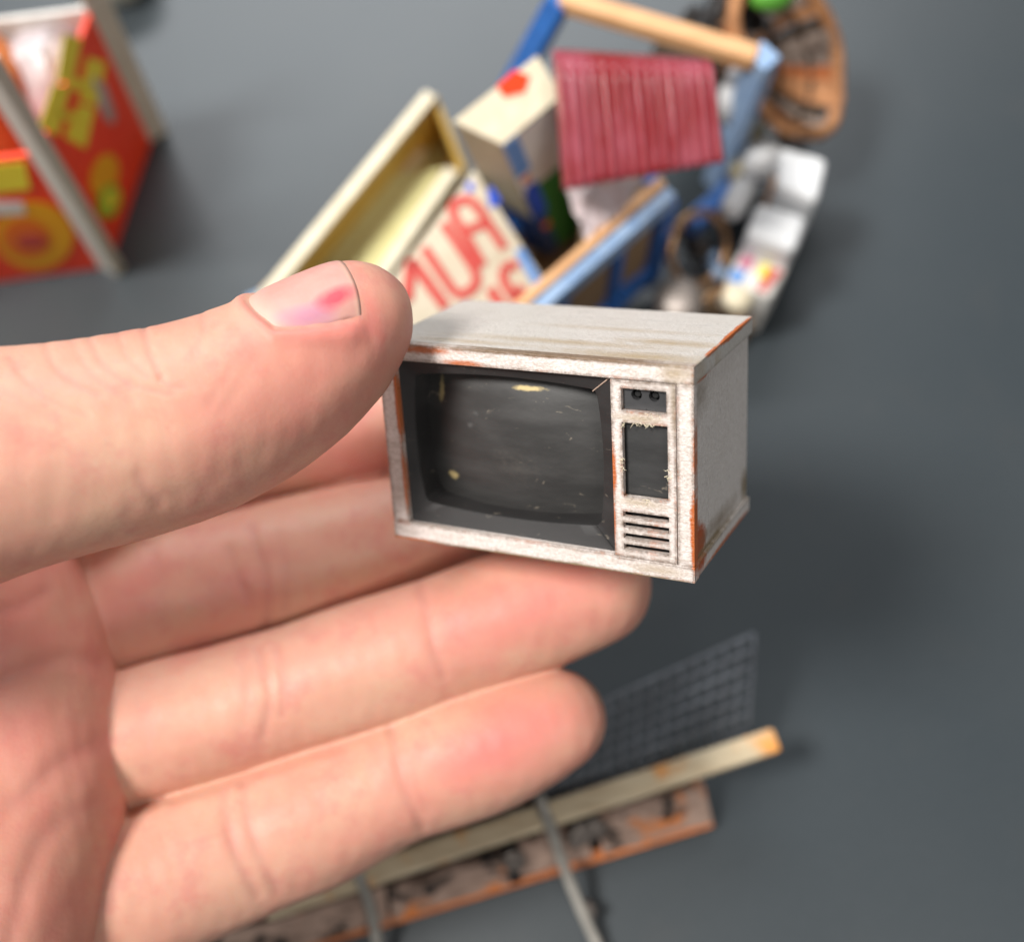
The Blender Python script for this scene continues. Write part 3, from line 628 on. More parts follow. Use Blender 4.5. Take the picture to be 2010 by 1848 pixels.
def nail_mat():
    t = NT('nail'); fu = t.n('Attribute', attribute_name='along').outputs['Fac']; fs = t.n('Attribute', attribute_name='across').outputs['Fac']
    n = t.noise(.35, 4, .6); c = t.mix(t.ramp(n, .35, .7), (.62, .31, .265), (.58, .27, .225))
    c = t.mix(t.ramp(fu, .24, .05), c, (.62, .37, .30)); c = t.mix(t.math('MULTIPLY', t.ramp(fu, .93, .965), .7), c, (.62, .34, .26))
    def spot(a0, s0, ra, rs, slope=0.0):
        da = t.math('DIVIDE', t.math('SUBTRACT', fu, a0), ra); ds = t.math('DIVIDE', t.math('SUBTRACT', t.math('SUBTRACT', fs, s0), t.math('MULTIPLY', t.math('SUBTRACT', fu, a0), slope)), rs)
        return t.math('ADD', t.math('SQRT', t.math('ADD', t.math('MULTIPLY', da, da), t.math('MULTIPLY', ds, ds))), t.math('MULTIPLY', t.math('SUBTRACT', n, .5), .8))
    c = t.mix(t.math('MULTIPLY', t.ramp(spot(.45, .80, .34, .22, -.15), 1.25, .4), .55), c, (.44, .15, .30))
    c = t.mix(t.math('MULTIPLY', t.ramp(spot(.78, .60, .22, .20, -.35), 1.3, .4), .95), c, (.62, .055, .085))
    t.p(Base_Color=c, Roughness=.50, Specular_IOR_Level=.4, Subsurface_Weight=.2, Subsurface_Scale=.6*S); t.bump(t.noise(1.1, 3, .6, (.3, 1, 1)), .03, .4); return t.m
nail = b.build('thumbnail', nail_mat(), hand, smooth=True)
flat = [x for r in uvn for x in r]
for nm_, k in (('along', 0), ('across', 1)):
    a_ = nail.data.attributes.new(nm_, 'FLOAT', 'POINT'); a_.data.foreach_set('value', np.array([f[k] for f in flat], np.float32))
md = nail.modifiers.new('solid', 'SOLIDIFY'); md.thickness = .05*S; md.offset = 0
nail['label'] = 'pink thumbnail with a red and purple bruise'

# ------------------------------------------------------------------ red printed kiosk box
def vert(x, y, h): return T(x, y, 0)+np.array([0, 0, h])
BH = 38.5
c0_, c1_, c2_ = T(-260, 585), T(212, 520), T(296, 268); c3_ = c0_+(c2_-c1_)
kio = thing('printed_carton', (c0_+c2_)/2, 'red printed carton kiosk with yellow lettering and white corner posts', 'carton')
zz = np.array([0, 0, 1.])
def wall(name, a, b_, h, m, par, th=.9): return MB().poly([a, b_, b_+zz*h, a+zz*h], th).build(name, m, par, bevel=.1)
f_ = wall('front_panel', c0_, c1_, BH, M['red_print'], kio); s_ = wall('side_panel', c1_, c2_, BH, M['red_print'], kio); wall('back_panel', c2_, c3_, BH, M['white_paper'], kio); wall('side_panel', c3_, c0_, BH, M['red_print'], kio)
MB().poly([c0_+zz, c1_+zz, c2_+zz, c3_+zz], .8).build('floor_panel', M['white_paper'], kio)
for cc, hh in ((c1_, 64), (c2_, 58), (c0_, 64), (c3_, 58)):
    d = (cc-(c0_+c2_)/2); d[2] = 0; d /= np.linalg.norm(d); MB().bar(cc+d*1.2, cc+d*1.2+zz*hh, 2.6, 4.6, up=d).build('corner_post', M['foam'], kio, bevel=.3)
def decal(par, wallpts, pts, m, off=.62):
    a, b_ = wallpts; n = np.cross(b_-a, zz); n /= np.linalg.norm(n)
    if n@(CAM-a) < 0: n = -n
    MB().poly([onplane(x, y, a+n*off, n) for x, y in pts], .12, n).build('printed_mark', m, par)
def ell(x, y, rx, ry, rot=0, n=28, k0=0, k1=1): 
    c, s = math.cos(math.radians(rot)), math.sin(math.radians(rot)); return [(x+rx*math.cos(t)*c-ry*math.sin(t)*s, y+rx*math.cos(t)*s+ry*math.sin(t)*c) for t in np.linspace(2*math.pi*k0, 2*math.pi*k1, n, endpoint=(k1-k0) < 1)]
sw = (c1_, c2_); fw = (c0_, c1_)
for pts in ([(126, 66), (160, 76), (144, 158), (110, 164)], [(104, 166), (138, 170), (114, 266), (76, 250)], [(172, 112), (208, 124), (190, 210), (156, 198)], [(152, 206), (186, 212), (168, 292), (128, 270)], [(140, 150), (168, 160), (162, 178), (132, 176)], [(118, 215), (150, 225), (146, 240), (112, 232)]): decal(s_, sw, pts, M['yellow_print'])
decal(s_, sw, ell(205, 345, 26, 44, 15), M['amber_print'], .66); decal(s_, sw, ell(214, 395, 22, 34, 15), M['green_print'], .72); decal(s_, sw, ell(218, 392, 10, 20, 15), M['yellow_print'], .80)
decal(f_, fw, ell(66, 462, 78, 66, 8), M['amber_print'], .62); decal(f_, fw, ell(52, 468, 48, 38, 8), M['orange_print'], .72); decal(f_, fw, ell(62, 474, 30, 14, 0), M['red_ink'], .80)
decal(f_, fw, [(-60, 330), (48, 318), (60, 372), (-60, 384)], M['yellow_print'], .66); decal(f_, fw, [(-60, 400), (44, 396), (50, 420), (-60, 424)], M['white_paper'], .82); decal(f_, fw, [(-220, 420), (-120, 402), (-110, 520), (-210, 540)], M['yellow_print'], .66)
bag_p = T(36, 128, 36)*np.array([1, 1, 0])
b = MB(); b.lathe([(5, 0), (7.5, 6), (8.5, 20), (8, 30), (5.5, 36), (2, 38)], bag_p+zz*1.4, (0.12, .05, 1), 16)
for v in b.bm.verts: v.co += Vector(rng.normal(0, .7, 3))
tag(b.build('paper_bag', M['film'], None, smooth=True), 'crumpled pale paper bag standing inside the red carton kiosk', 'bag')
b = MB(); p_ = T(-70, 120, 40); b.lathe([(8, -38.6), (9, -30), (9, -4), (7.5, 0), (.1, .6)], p_, (0, 0, 1), 20); tag(b.build('jar', M['wicker_orange'], None, smooth=True), 'orange jar beside the paper bag inside the red carton kiosk', 'jar')

# pale round pot behind the kiosk
b = MB(); b.lathe([(4.5, 0), (7.4, 1.0), (8.4, 5), (8.6, 9), (7.6, 9), (7.2, 4), (5, 2)], T(232, -34, 0), (0, 0, 1), 30); tag(b.build('pot', M['foam'], None, smooth=True), 'small pale round pot standing behind the red carton', 'pot')

# ------------------------------------------------------------------ blue handcart full of scrap
cart = thing('handcart', T(1250, 520, 0), 'miniature blue framed handcart loaded with scrap boxes', 'cart')
A, B = T(1045, 604, 36), T(1312, 372, 36); A = A+(A-B)*.25
al = (B-A)/np.linalg.norm(B-A); ac = np.cross(zz, al)      # along the side, across into the cart
dep = 20.0; C_, D2 = B+ac*dep-zz*14, A+ac*dep-zz*14
def railpair(a, b_, tag_):
    MB().bar(a+ac*1.5-zz*.4, b_+ac*1.5-zz*.4, 1.7, 3.6).build('rail_cap', M['raw_wood'], cart, bevel=.25); MB().bar(a-zz*1.4-ac*.6, b_-zz*1.4-ac*.6, 2.4, 4.0).build('rail', M['pale_blue_paint'], cart, bevel=.3)
    MB().bar(a-zz*27, b_-zz*27, 3.0, 4.2).build('rail', M['blue_paint'], cart, bevel=.3)
railpair(A, B, ''); MB().bar(D2-zz*1.6, C_-zz*1.6, 2.8, 3.8).build('rail', M['blue_paint'], cart, bevel=.3)
for a, b_ in ((A, D2), (B, C_)): MB().bar(a-zz*1.6+ac*1.6, b_-zz*1.6-ac*1.6, 2.6, 3.6).build('rail', M['blue_paint'], cart, bevel=.3)
for c in (A, B, C_, D2): MB().bar(c-zz*3.6, np.array([c[0], c[1], 4.]), 3.2, 3.2, up=al).build('post', M['blue_paint'], cart, bevel=.3)
for f in (.38, .72): MB().bar(A+(B-A)*f-zz*3.4+ac*.3, A+(B-A)*f-zz*25+ac*.3, 2.4, 2.0, up=al).build('post', M['blue_paint'], cart, bevel=.2)
zf = np.array([0, 0, A[2]-27.5])
fl = lambda p: np.array([p[0], p[1], A[2]-26.])
for a, b_, o_ in ((A, B, ac), (D2, C_, -ac), (A, D2, al), (B, C_, -al)): MB().poly([a+o_-zz*4, b_+o_-zz*4, fl(b_+o_), fl(a+o_)], .8).build('wall_panel', M['kraft'], cart)
MB().poly([fl(p)-zz*1.5 for p in (A, B, C_, D2)], 1).build('floor_board', M['kraft'], cart)
# upright handle frame behind the load
h0, h1 = T(1100, 0, 46), T(1484, 114, 46); g0, g1 = T(1046, 98, 34), T(1428, 268, 20)
MB().bar(h0, h1, 3.4, 3.0).build('handle_bar', M['raw_wood'], cart, bevel=.4)
MB().bar(h0+(h0-g0)*.02, g0-(h0-g0)*.9, 4.0, 3.6, up=al).build('handle_post', M['blue_paint'], cart, bevel=.4); MB().bar(h1+(h1-g1)*.03+RGT*1.2, g1-(h1-g1)*.7+RGT*1.2, 4.4, 4.0, up=al).build('handle_post', M['pale_blue_paint'], cart, bevel=.4)
# spoked wheels outside the near side
def wheel(cen, ax_, R_, par):
    ax_ = ax_/np.linalg.norm(ax_); e1 = np.cross(ax_, zz); e1 /= np.linalg.norm(e1); e2 = np.cross(ax_, e1)
    b = MB(); b.tube([cen+R_*(math.cos(t)*e1+math.sin(t)*e2) for t in np.linspace(0, 2*math.pi, 40, endpoint=False)], .8, 10, True); r = b.build('wheel', M['bronze'], par, smooth=True)
    b = MB(); b.lathe([(1.5, -2.2), (1.8, -1.2), (1.8, 1.2), (1.5, 2.2)], cen, ax_, 16); b.build('hub', M['dark_metal'], r, smooth=True)
    for k in range(10):
        t = 2*math.pi*k/10; b = MB(); b.tube([cen+1.5*(math.cos(t)*e1+math.sin(t)*e2), cen+R_*(math.cos(t)*e1+math.sin(t)*e2)], .22, 5); b.build('spoke', M['dark_metal'], r)
wheel(T(1371, 488, 17), -ac*1.0+zz*.9, 6.6, cart); wheel(T(1408, 640, 8.4), -ac*1.0+zz*.55, 7.4, cart)
wheel(T(1180, 760, 8.4), -ac, 8.2, cart)
b = MB(); b.tube([T(1371, 488, 17)+ac*8, T(1371, 488, 17)-ac*2], 1.0, 10); b.build('axle', M['dark_metal'], cart)
# the blue bracket next to the wheel
MB().bar(T(1395, 500, 12), T(1412, 545, 12), 2.2, 2.4).build('bracket', M['pale_blue_paint'], cart, bevel=.2)

MB().bar(T(1352, 446, 8), T(1470, 344, 8), 3.6, 4.0).build('skid', M['blue_paint'], cart, bevel=.3)
b = MB(); rows = []
for i in range(11):
    rows.append([T(1470+110*j/10, 262+34*i/10+16*(j/10), 9)+zz*(1.2*math.sin(j*1.3+i*.7)+rng.normal(0, .3)) for j in range(11)])
b.grid(rows); tag(b.build('black_rag', M['black_plastic'], None, smooth=True, solid=.6), 'crumpled black rag between the wicker basket and the white boxes', 'rag')
b = MB(); b.poly([T(1426, 270, 14), T(1500, 236, 14), T(1490, 330, 12), T(1436, 360, 12)], 4.0); tag(b.build('khaki_pad', M['grey_card'], None, bevel=.8, sub=0), 'dull khaki pad below the right blue handle post', 'pad')
# open tan cardboard box
bx_ = thing('cardboard_box', T(760, 420, 0), 'open tan cardboard box with upright sides, left of the lettered sign', 'box')
def quad(nm, pts, m, th=1.0): return MB().poly([T(*p) for p in pts], th).build(nm, m, bx_, bevel=.1)
quad('base', [(520, 690, 1), (866, 262, 1), (900, 352, 1), (640, 720, 1)], M['pale_card'])
quad('side', [(470, 656, 20), (849, 190, 20), (866, 262, 1.5), (520, 690, 1.5)], M['tan_card'])
MB().bar(T(464, 650, 20.6), T(845, 186, 20.6), 2.4, 1.0).build('edge_strip', M['cream_card'], bx_, bevel=.2)
quad('end', [(851, 188, 20), (910, 334, 11), (900, 356, 1.5), (868, 258, 1.5)], M['tan_card'])
quad('side', [(640, 710, 11), (900, 336, 11), (912, 350, 1.5), (672, 730, 1.5)], M['tan_card'])
MB().bar(T(634, 706, 11.4), T(888, 334, 11.4), 2.4, .9).build('edge_strip', M['cream_card'], bx_, bevel=.2)
MB().bar(T(560, 600, 6), T(830, 300, 6), 2.2, 4.0).build('divider', M['cream_card'], bx_, bevel=.2)
quad('flap', [(560, 600, 9), (738, 346, 9), (872, 332, 9.5), (690, 612, 9)], M['pale_card'], .6)
# a wooden slat below it, with a blue end
b = MB(); b.bar(T(528, 584, 6), T(660, 462, 6), 4, 2.4); tag(b.build('wood_strip', M['raw_wood'], None, bevel=.3), 'bare wood strip sticking out beneath the tan cardboard box', 'wood')
b = MB(); b.bar(T(490, 606, 1.6), T(600, 560, 1.6), 4, 3); tag(b.build('blue_strip', M['pale_blue_paint'], None, bevel=.3), 'pale blue painted strip behind the thumb, under the wood strip', 'strip')

# lettered signboard
zs = 34
M['sign_board'] = simple('sign_board', srgb(206, 196, 174), .65, dark=srgb(186, 172, 146))
s_tl, s_tr, s_br = T(700, 640, zs), T(930, 335, zs+3), T(1098, 600, zs-5); s_bl = s_tl+(s_br-s_tr)
sign = thing('signboard', (s_bl+s_br)/2, 'cream signboard hand-lettered in red leaning on the scrap cart', 'sign')
MB().poly([s_tl, s_tr, s_br, s_bl], 1.0).build('board', M['sign_board'], sign, bevel=.1)
su = (s_tr-s_tl)/np.linalg.norm(s_tr-s_tl); sdn = (s_br-s_tr); sn = np.cross(su, sdn); sn /= np.linalg.norm(sn); sn = sn if sn@(CAM-s_tl) > 0 else -sn
def stroke(pts, wd_, m, nm='letter'):
    P = [onplane(x, y, s_tl+sn*.6, sn) for x, y in pts]; P = [p[:3] for p in cr([(*p, 0) for p in P], 5)] if len(P) > 2 else P
    l, r = [], []
    for i, p in enumerate(P):
        d = P[min(i+1, len(P)-1)]-P[max(i-1, 0)]; d /= np.linalg.norm(d); c = np.cross(sn, d); l.append(p+c*wd_/2); r.append(p-c*wd_/2)
    return l, r
def letter(strokes, m, wd_=1.9, nm='letter'):
    b = MB()
    for pts in strokes:
        l, r = stroke(pts, wd_, m)
        va = [[b.bm.verts.new(l[i]+sn*.12), b.bm.verts.new(r[i]+sn*.12)] for i in range(len(l))]
        for i in range(len(va)-1): b.bm.faces.new([va[i][0], va[i][1], va[i+1][1], va[i+1][0]])
    o = b.build(nm, m, sign, solid=.2); return o
letter([[(735, 575), (812, 700)], [(735, 575), (795, 572), (846, 562)][:2] and [(735, 575), (800, 590)], [(800, 590), (806, 510)], [(806, 510), (875, 603)]], M['red_ink'], 1.8)
letter([[(832, 486), (868, 540), (894, 574), (912, 576), (932, 560), (934, 540), (920, 512), (870, 438)]], M['red_ink'], 1.6)
letter([[(948, 522), (915, 466), (888, 418), (894, 400), (915, 392), (936, 406), (962, 446), (990, 488)], [(918, 452), (950, 440)]], M['red_ink'], 1.6)
letter([[(962, 566), (985, 606), (1000, 650)], [(930, 600), (1000, 650)]], M['red_ink'], 1.8)
letter([[(994, 520), (988, 548), (1010, 586), (1026, 612)], [(994, 520), (1016, 522)], [(1010, 586), (1024, 562)], [(1026, 612), (1046, 590)]], M['red_ink'], 1.6)
for pts in ([(914, 362), (926, 356), (932, 372), (918, 378)], [(892, 390), (902, 382), (906, 392), (896, 398)], [(956, 372), (966, 366), (984, 396), (962, 410)]):
    b = MB(); b.poly([onplane(x, y, s_tl+sn*.62, sn) for x, y in pts], .14, sn); b.build('blue_mark', M['blue_ink'], sign)
letter([[(1018, 490), (1040, 530), (1058, 560)]], M['sky_card'], 1.6, 'blue_mark')

# drink carton: cream top, blue / white / green side
def quadbox(name, label, cat, top, drop, mats, group=None):
    """top: 4 world points; drop: vector to the underside; mats: (body, ) ; returns the thing"""
    t = thing(name, sum(top)/4+drop, label, cat, group); top = [np.asarray(p) for p in top]
    MB().hexa([*[p+drop for p in top], *top]).build('body', mats, t, bevel=.5); return t
ct = [T(888, 240, 52), T(1052, 112, 52), T(1100, 190, 49)]; ctn = np.cross(ct[1]-ct[0], ct[2]-ct[0]); ct.append(onplane(984, 286, ct[0], ctn))
dr = T(1085, 520, 8)-ct[3]
carton = quadbox('drink_carton', 'upright carton with cream top and green, navy and white side beside the red corrugated sheet', 'carton', ct, dr*.92, M['grey_card'])
tn = np.cross(ct[1]-ct[0], ct[3]-ct[0]); tn /= np.linalg.norm(tn); tn = tn if tn[2] > 0 else -tn
MB().poly([p+tn*.35 for p in ct], .5).build('top_label', M['cream_card'], carton)
cc = sum(ct)/4+tn*.7; b = MB(); b.poly([onplane(x, y, ct[0]+tn*.75, tn) for x, y in [(975, 170), (1010, 138), (1040, 150), (1030, 180), (990, 190)]], .2, tn); b.build('printed_mark', M['red_print'], carton)
def on_side(f0, f1, g0, g1, m, off, nm='printed_band'):
    a, b_ = ct[3], ct[2]; n = np.cross(b_-a, dr); n /= np.linalg.norm(n); n = n if n@(CAM-a) > 0 else -n
    P = lambda f, g: a+(b_-a)*f+dr*.92*g+n*off
    MB().poly([P(f0, g0), P(f1, g0), P(f1, g1), P(f0, g1)], .12).build(nm, m, carton)
def on_left(g0, g1, m):
    a, b_ = ct[0], ct[3]; n = np.cross(b_-a, dr); n /= np.linalg.norm(n); n = n if n@(a-ct[1]) > 0 else -n
    MB().poly([a+dr*.92*g0+n*.2, b_+dr*.92*g0+n*.2, b_+dr*.92*g1+n*.2, a+dr*.92*g1+n*.2], .12).build('printed_band', m, carton)
on_left(.62, .98, M['navy_card'])
on_side(.0, 1, .0, .98, M['navy_card'], .2); on_side(.0, 1, .0, .40, M['white_paper'], .32); on_side(.0, .24, .0, .26, M['sky_card'], .44); on_side(.20, 1, .40, .97, M['green_card'], .32); on_side(.04, .25, .36, .62, M['blue_ink'], .36); on_side(.06, .18, .28, .32, M['orange_print'], .4); on_side(.08, .20, .70, .75, M['orange_print'], .4)
# red corrugated sheet
zc = 56
g = [T(1088, 92, zc+3), T(1398, 112, zc+2), T(1421, 318, zc-6), T(1108, 372, zc-8)]
rows = []; NU, NV = 180, 16; gn = np.cross(g[1]-g[0], g[3]-g[0]); gn /= np.linalg.norm(gn); gn = gn if gn@(CAM-g[0]) > 0 else -gn
for i in range(NV+1):
    v = i/NV; row = []
    for j in range(NU+1):
        u = j/NU; p = (g[0]*(1-u)+g[1]*u)*(1-v)+(g[3]*(1-u)+g[2]*u)*v
        amp = (1.05+.2*math.sin(u*23+1.3)*math.cos(v*4+u*9))*min(1, max(0, (v-.10)/.06)); ph = u*15*2*math.pi+.3*math.sin(v*3+u*5)+.2*math.sin(u*31)
        row.append(p+gn*(amp*(abs(math.sin(ph/2))**.8*2-1) - 3.2*max(0, .10-v)/.10 - 1.6*max(0, .035-u)/.035 + .8*math.sin(u*2.4+.4)*math.sin(v*2)) - (g[3]-g[0])/60*max(0, .25-u)*(-1)*v)
    rows.append(row)
b = MB(); b.grid(rows); sh = b.build('corrugated_sheet', M['red_sheet'], None, smooth=True, solid=.5); tag(sh, 'worn red corrugated roofing sheet lying on top of the scrap load', 'sheet')
# crumpled film under the sheet
b = MB(); rows = []; f4 = [T(1112, 372, 42), T(1268, 340, 42), T(1225, 412, 38), T(1152, 478, 36)]
for i in range(17):
    row = []
    for j in range(17):
        u, v = j/16, i/16; p = (f4[0]*(1-u)+f4[1]*u)*(1-v)+(f4[3]*(1-u)+f4[2]*u)*v; row.append(p+zz*(1.4*math.sin(u*17+v*3)*math.cos(v*9+u*4)+rng.normal(0, .25)))
    rows.append(row)
b.grid(rows); tag(b.build('plastic_film', M['film'], None, smooth=True, solid=.3), 'crumpled pale plastic film tucked under the red corrugated sheet', 'film')
tag(quadbox('scrap_box', 'dull brown carton in the cart beneath the plastic film', 'carton', [T(1150, 330, 34), T(1300, 330, 34), T(1290, 400, 34), T(1150, 500, 34)], np.array([0, 0, -24.]), M['kraft']))
# small white bottle between sheet and handle post
b = MB(); bb_ = T(1432, 226, 26); b.lathe([(1.8, 0), (2.3, .5), (2.4, 5), (2.2, 7), (1.1, 8.4), (1.0, 9.6), (1.2, 9.8), (1.2, 11)], bb_, T(1440, 150, 36)-bb_, 20); tag(b.build('bottle', M['white_plastic'], None, smooth=True), 'small white bottle between the red sheet and the blue handle post', 'bottle')

# the white containers strung along the cart's outer side
def rbox(name, label, cat, top, hgt, m, bev=1.2):
    t = quadbox(name, label, cat, top, np.array([0, 0, -hgt]), m); o = [c for c in t.children]
    return t
def rb(name, label, cat, pts, z, hgt, m, bev=1.6):
    top = [T(x, y, z) for x, y in pts]; b = MB(); b.hexa([*[p-zz*hgt for p in top], *top]); return tag(b.build(name, m, None, bevel=bev, seg=3), label, cat)
rb('white_box', 'largest white box of the row outside the cart, beside the white ball', 'box', [(1532, 284), (1626, 310), (1606, 396), (1522, 366)], 25, 21, M['white_plastic'])
rb('white_box', 'middle white box of the row outside the cart, next to the wheel', 'box', [(1486, 394), (1586, 424), (1562, 492), (1464, 462)], 24, 21, M['white_plastic'])
t_ = rb('paper_packet', 'white packet with pink, blue, yellow and red print, below the white boxes', 'packet', [(1458, 482), (1552, 514), (1514, 584), (1424, 546)], 17, 15, M['white_paper'], 1.0)
for pts, m in (([(1458, 502), (1482, 510), (1472, 530), (1448, 520)], 'pink_print'), ([(1440, 526), (1468, 534), (1450, 560), (1428, 546)], 'sky_card'), ([(1496, 516), (1512, 522), (1500, 548), (1486, 542)], 'yellow_print'), ([(1516, 526), (1536, 532), (1500, 574), (1484, 566)], 'red_ink')):
    b = MB(); b.poly([T(x, y, 17.15) for x, y in pts], .15); b.build('printed_mark', M[m], t_)
b = MB(); c = T(1500, 318, 16); b.lathe([(4.2*math.sin(a), -4.4*math.cos(a)) for a in np.linspace(.05, math.pi-.05, 16)], c, (0.3, -.3, 1), 24); tag(b.build('foam_ball', M['white_plastic'], None, smooth=True), 'white foam ball touching the largest white box', 'ball')
b = MB(); b.tube([T(1468, 350, 20), T(1456, 372, 20), T(1436, 412, 19), T(1428, 424, 18)], [1.4, 2.3, 2.3, 1.6], 14); tag(b.build('white_tube', M['white_plastic'], None, smooth=True), 'thin white tube leaning between the wheel and the white boxes', 'tube')
rb('orange_scrap', 'small orange scrap wedged between the foam ball and white boxes', 'scrap', [(1518, 340), (1540, 348), (1536, 372), (1512, 364)], 23.5, 10, M['raw_wood'], .6)
b = MB(); b.lathe([(3, 0), (4.4, 1), (4.6, 4), (4.2, 5), (2, 5.4)], T(1338, 602, 12), (-.3, -.2, 1), 20); tag(b.build('tin', M['bolt'], None, smooth=True), 'shiny tan tin lying by the lower wheel', 'tin')
b = MB(); b.lathe([(1.8, 0), (2.6, .8), (2.8, 2.6), (2.2, 3.4), (1.0, 3.7)], T(1440, 588, 13), (.2, -.3, 1), 20); tag(b.build('cream_tin', M['cream_card'], None, smooth=True), 'pale cream round tin beside the printed packet and lower wheel', 'tin')
rb('dark_filler', 'dark crate added under the cart wheels for the shade inside them', 'filler', [(1330, 560), (1480, 570), (1476, 640), (1320, 640)], 7, 7, M['kraft'], .5)  # brown box added behind the lower wheel for the shade inside it

# wicker basket leaning at the handle end
bas = thing('wicker_basket', T(1560, 250, 0), 'frayed brown wicker basket standing at the handle end of the cart', 'basket')
bc = T(1484, 112, 26); bax = np.array([.55, -.35, .6]); bax /= np.linalg.norm(bax)
e1 = np.cross(bax, zz); e1 /= np.linalg.norm(e1); e2 = np.cross(bax, e1)
for k in range(30):
    a = 2*math.pi*(k+.2*random.random())/30; dir_ = math.cos(a)*e1*.82+math.sin(a)*e2*1.18; wd_ = random.uniform(2.6, 3.8)
    pts = []
    for r, h in ((2, -4), (7, -2), (11.5, 2), (14.5+random.uniform(-1.2, 1.2), 8+random.uniform(-1.5, 1.5))): pts.append(bc+dir_*r+bax*h)
    tv_ = np.cross(bax, dir_); tv_ /= np.linalg.norm(tv_); b = MB(); V = [[b.bm.verts.new(p+tv_*wd_*s*(.25+.75*i/3)/2) for s in (-1, 1)] for i, p in enumerate(pts)]
    for x, y in zip(V, V[1:]): b.bm.faces.new([x[0], x[1], y[1], y[0]])
    b.build('strip', M[random.choice(['wicker', 'wicker_orange', 'wicker_grey', 'wicker', 'wicker_dark'])], bas, solid=.7)
b = MB(); b.tube([bc+(math.cos(t)*e1*.82+math.sin(t)*e2*1.18)*(14.6+.5*math.sin(5*t))+bax*8 for t in np.linspace(0, 2*math.pi, 48, endpoint=False)], 1.3, 8, True); b.build('rim', M['wicker'], bas, smooth=True)
for r, h in ((8, -1.2), (12.2, 3.2)):
    b = MB(); b.tube([bc+(math.cos(t)*e1*.82+math.sin(t)*e2*1.18)*r+bax*h for t in np.linspace(0, 2*math.pi, 36, endpoint=False)], .7, 8, True); b.build('hoop', M['wicker_dark'], bas, smooth=True)
b = MB(); b.lathe([(4, 0), (9, 3), (10, 9), (7, 15), (2, 18)], bc-bax*22, bax, 20); b.build('base', M['wicker_dark'], bas, smooth=True)
b = MB(); b.tube([T(1520, -12, 44)+np.array([d, d*.4, 0]) for d in (-4, -2, 0, 2, 4)], [1, 2.6, 3.2, 2.6, 1], 12); tag(b.build('green_cap', M['leaf_green'], None, smooth=True), 'bright green plastic piece on top of the wicker basket', 'plastic')
b = MB(); rows = []
f4 = [T(1340, 30, 30), T(1440, -30, 34), T(1520, 60, 34), T(1400, 70, 30)]
for i in range(13):
    row = []
    for j in range(13):
        u, v = j/12, i/12; p = (f4[0]*(1-u)+f4[1]*u)*(1-v)+(f4[3]*(1-u)+f4[2]*u)*v; row.append(p+zz*(1.6*math.sin(u*11+v*3)*math.cos(v*8)+rng.normal(0, .3)))
    rows.append(row)
b.grid(rows); tag(b.build('black_bag', M['black_plastic'], None, smooth=True, solid=.4), 'crumpled black plastic bag behind the wooden handle bar', 'bag')

# ------------------------------------------------------------------ flat wooden cart with wire mesh, under the hand
low = thing('wooden_cart', T(950, 1720, 0), 'flat weathered wooden cart with wire mesh and a pale pole, under the fingers', 'cart')
p0, p1 = T(520, 1782, 15), T(1522, 1452, 15); MB().bar(p0, p1, 3.9, 3.6).build('pole', M['pole'], low, bevel=.7)
kq = lambda f, e: T(330+(1378-330)*f, 1852-(1852-1530)*f, 9.5)*(1-e)+T(330+(1396-330)*f, 1932-(1932-1608)*f, 3)*e
for f0, f1, e0, e1 in ((.0, .405, .08, .97), (.412, .628, .22, 1.0), (.645, .78, .10, .95), (.80, 1.0, .0, 1.0)):
    n_ = 7; pts = [kq(f0+(f1-f0)*k/n_, e0+(random.uniform(-.06, .10) if 0 < k < n_ else 0)) for k in range(n_+1)]+[kq(f0+(f1-f0)*k/n_, e1-(random.uniform(0, .05) if 0 < k < n_ else 0)) for k in range(n_, -1, -1)]
    MB().poly(pts, random.uniform(1.5, 2.2)).build('plank', M['plank'], low, bevel=.15)
ed0, ed1 = T(330, 1936, 2.2), T(1396, 1610, 2.2); MB().bar(ed0, ed1, 2.0, 1.6).build('edge_batten', M['orange_wood'], low, bevel=.3)
MB().bar(T(300, 1830, 6), T(1340, 1510, 6), 5, 10).build('gap_shade_beam', M['wicker_dark'], low, bevel=.4)  # dark bar added as the shadow gap between pole and planks
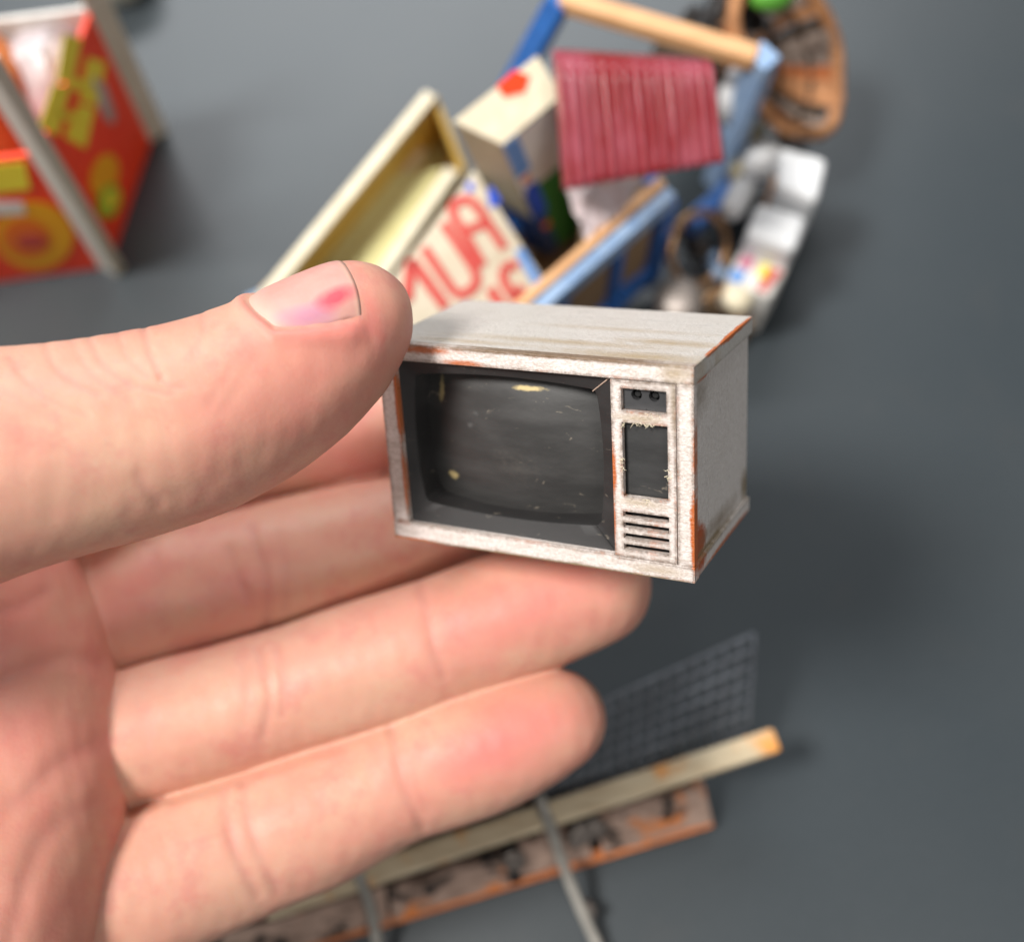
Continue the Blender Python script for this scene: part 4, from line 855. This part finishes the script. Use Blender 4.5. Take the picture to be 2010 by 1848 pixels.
for f in (.05, .55, .96):
    c = p0+(p1-p0)*f*.86; MB().bar(c-zz*.5, np.array([c[0], c[1], 0]), 3, 3, up=(1, 0, 0)).build('leg', M['wicker_dark'], low, bevel=.2)
for pts in ([(1058, 1560, 19.5), (1072, 1600, 18.6), (1088, 1640, 14), (1104, 1690, 9.5), (1140, 1780, 5), (1190, 1890, 1.4)], [(690, 1690, 19.0), (706, 1722, 18.0), (722, 1764, 13.5), (734, 1810, 8), (748, 1900, 1.4)]):
    P = [c[:3] for c in cr([(*T(*p), 0) for p in pts], 5)]; b = MB(); b.tube(P, .95, 10); b.build('wire_leg', M['grey_wire'], low, smooth=True)
for (x, y, z, r) in ((1128, 1640, 8.5, 1.5), (1142, 1628, 9, 1.9), (1008, 1680, 8, 1.9), (1170, 1618, 9, 1.6), (1150, 1780, 3.2, 1.6)):
    b = MB(); b.lathe([(r, 0), (r, 1.4), (r*.7, 1.8)], T(x, y, z), (.1, -.6, .8), 14); b.build('bolt', M['bolt'], low, smooth=False)
b = MB(); b.poly([T(1118, 1612, 9.2), T(1180, 1590, 9.6), T(1174, 1630, 8), T(1130, 1648, 7.4)], 1.4); b.build('bracket', M['black_plastic'], low, bevel=.2)
b = MB(); b.poly([T(996, 1655, 9.0), T(1016, 1650, 9.2), T(1020, 1720, 3.4), T(1000, 1726, 3.2)], 2.4); b.build('bracket', M['black_plastic'], low, bevel=.3)
# wire mesh sheet rising behind the pole
m4 = [T(760, 1556, 20), T(1476, 1248, 22), T(1470, 1428, 13), T(760, 1680, 13)]
bm4 = MB(); nu, nv = 25, 6
def mp(u, v):
    p = (m4[0]*(1-u)+m4[1]*u)*(1-v)+(m4[3]*(1-u)+m4[2]*u)*v; return p+zz*(1.6*math.sin(u*7+1)*(1-v)+.5*math.sin(v*5+u*13))
for i in range(nu+1): bm4.tube([mp(i/nu, v) for v in np.linspace(0, 1, 9)], .38, 5)
for j in range(nv+1): bm4.tube([mp(u, j/nv) for u in np.linspace(0, 1, 31)], .38, 5)
tag(bm4.build('wire_mesh', M['mesh_wire'], low, smooth=True), kind='stuff')
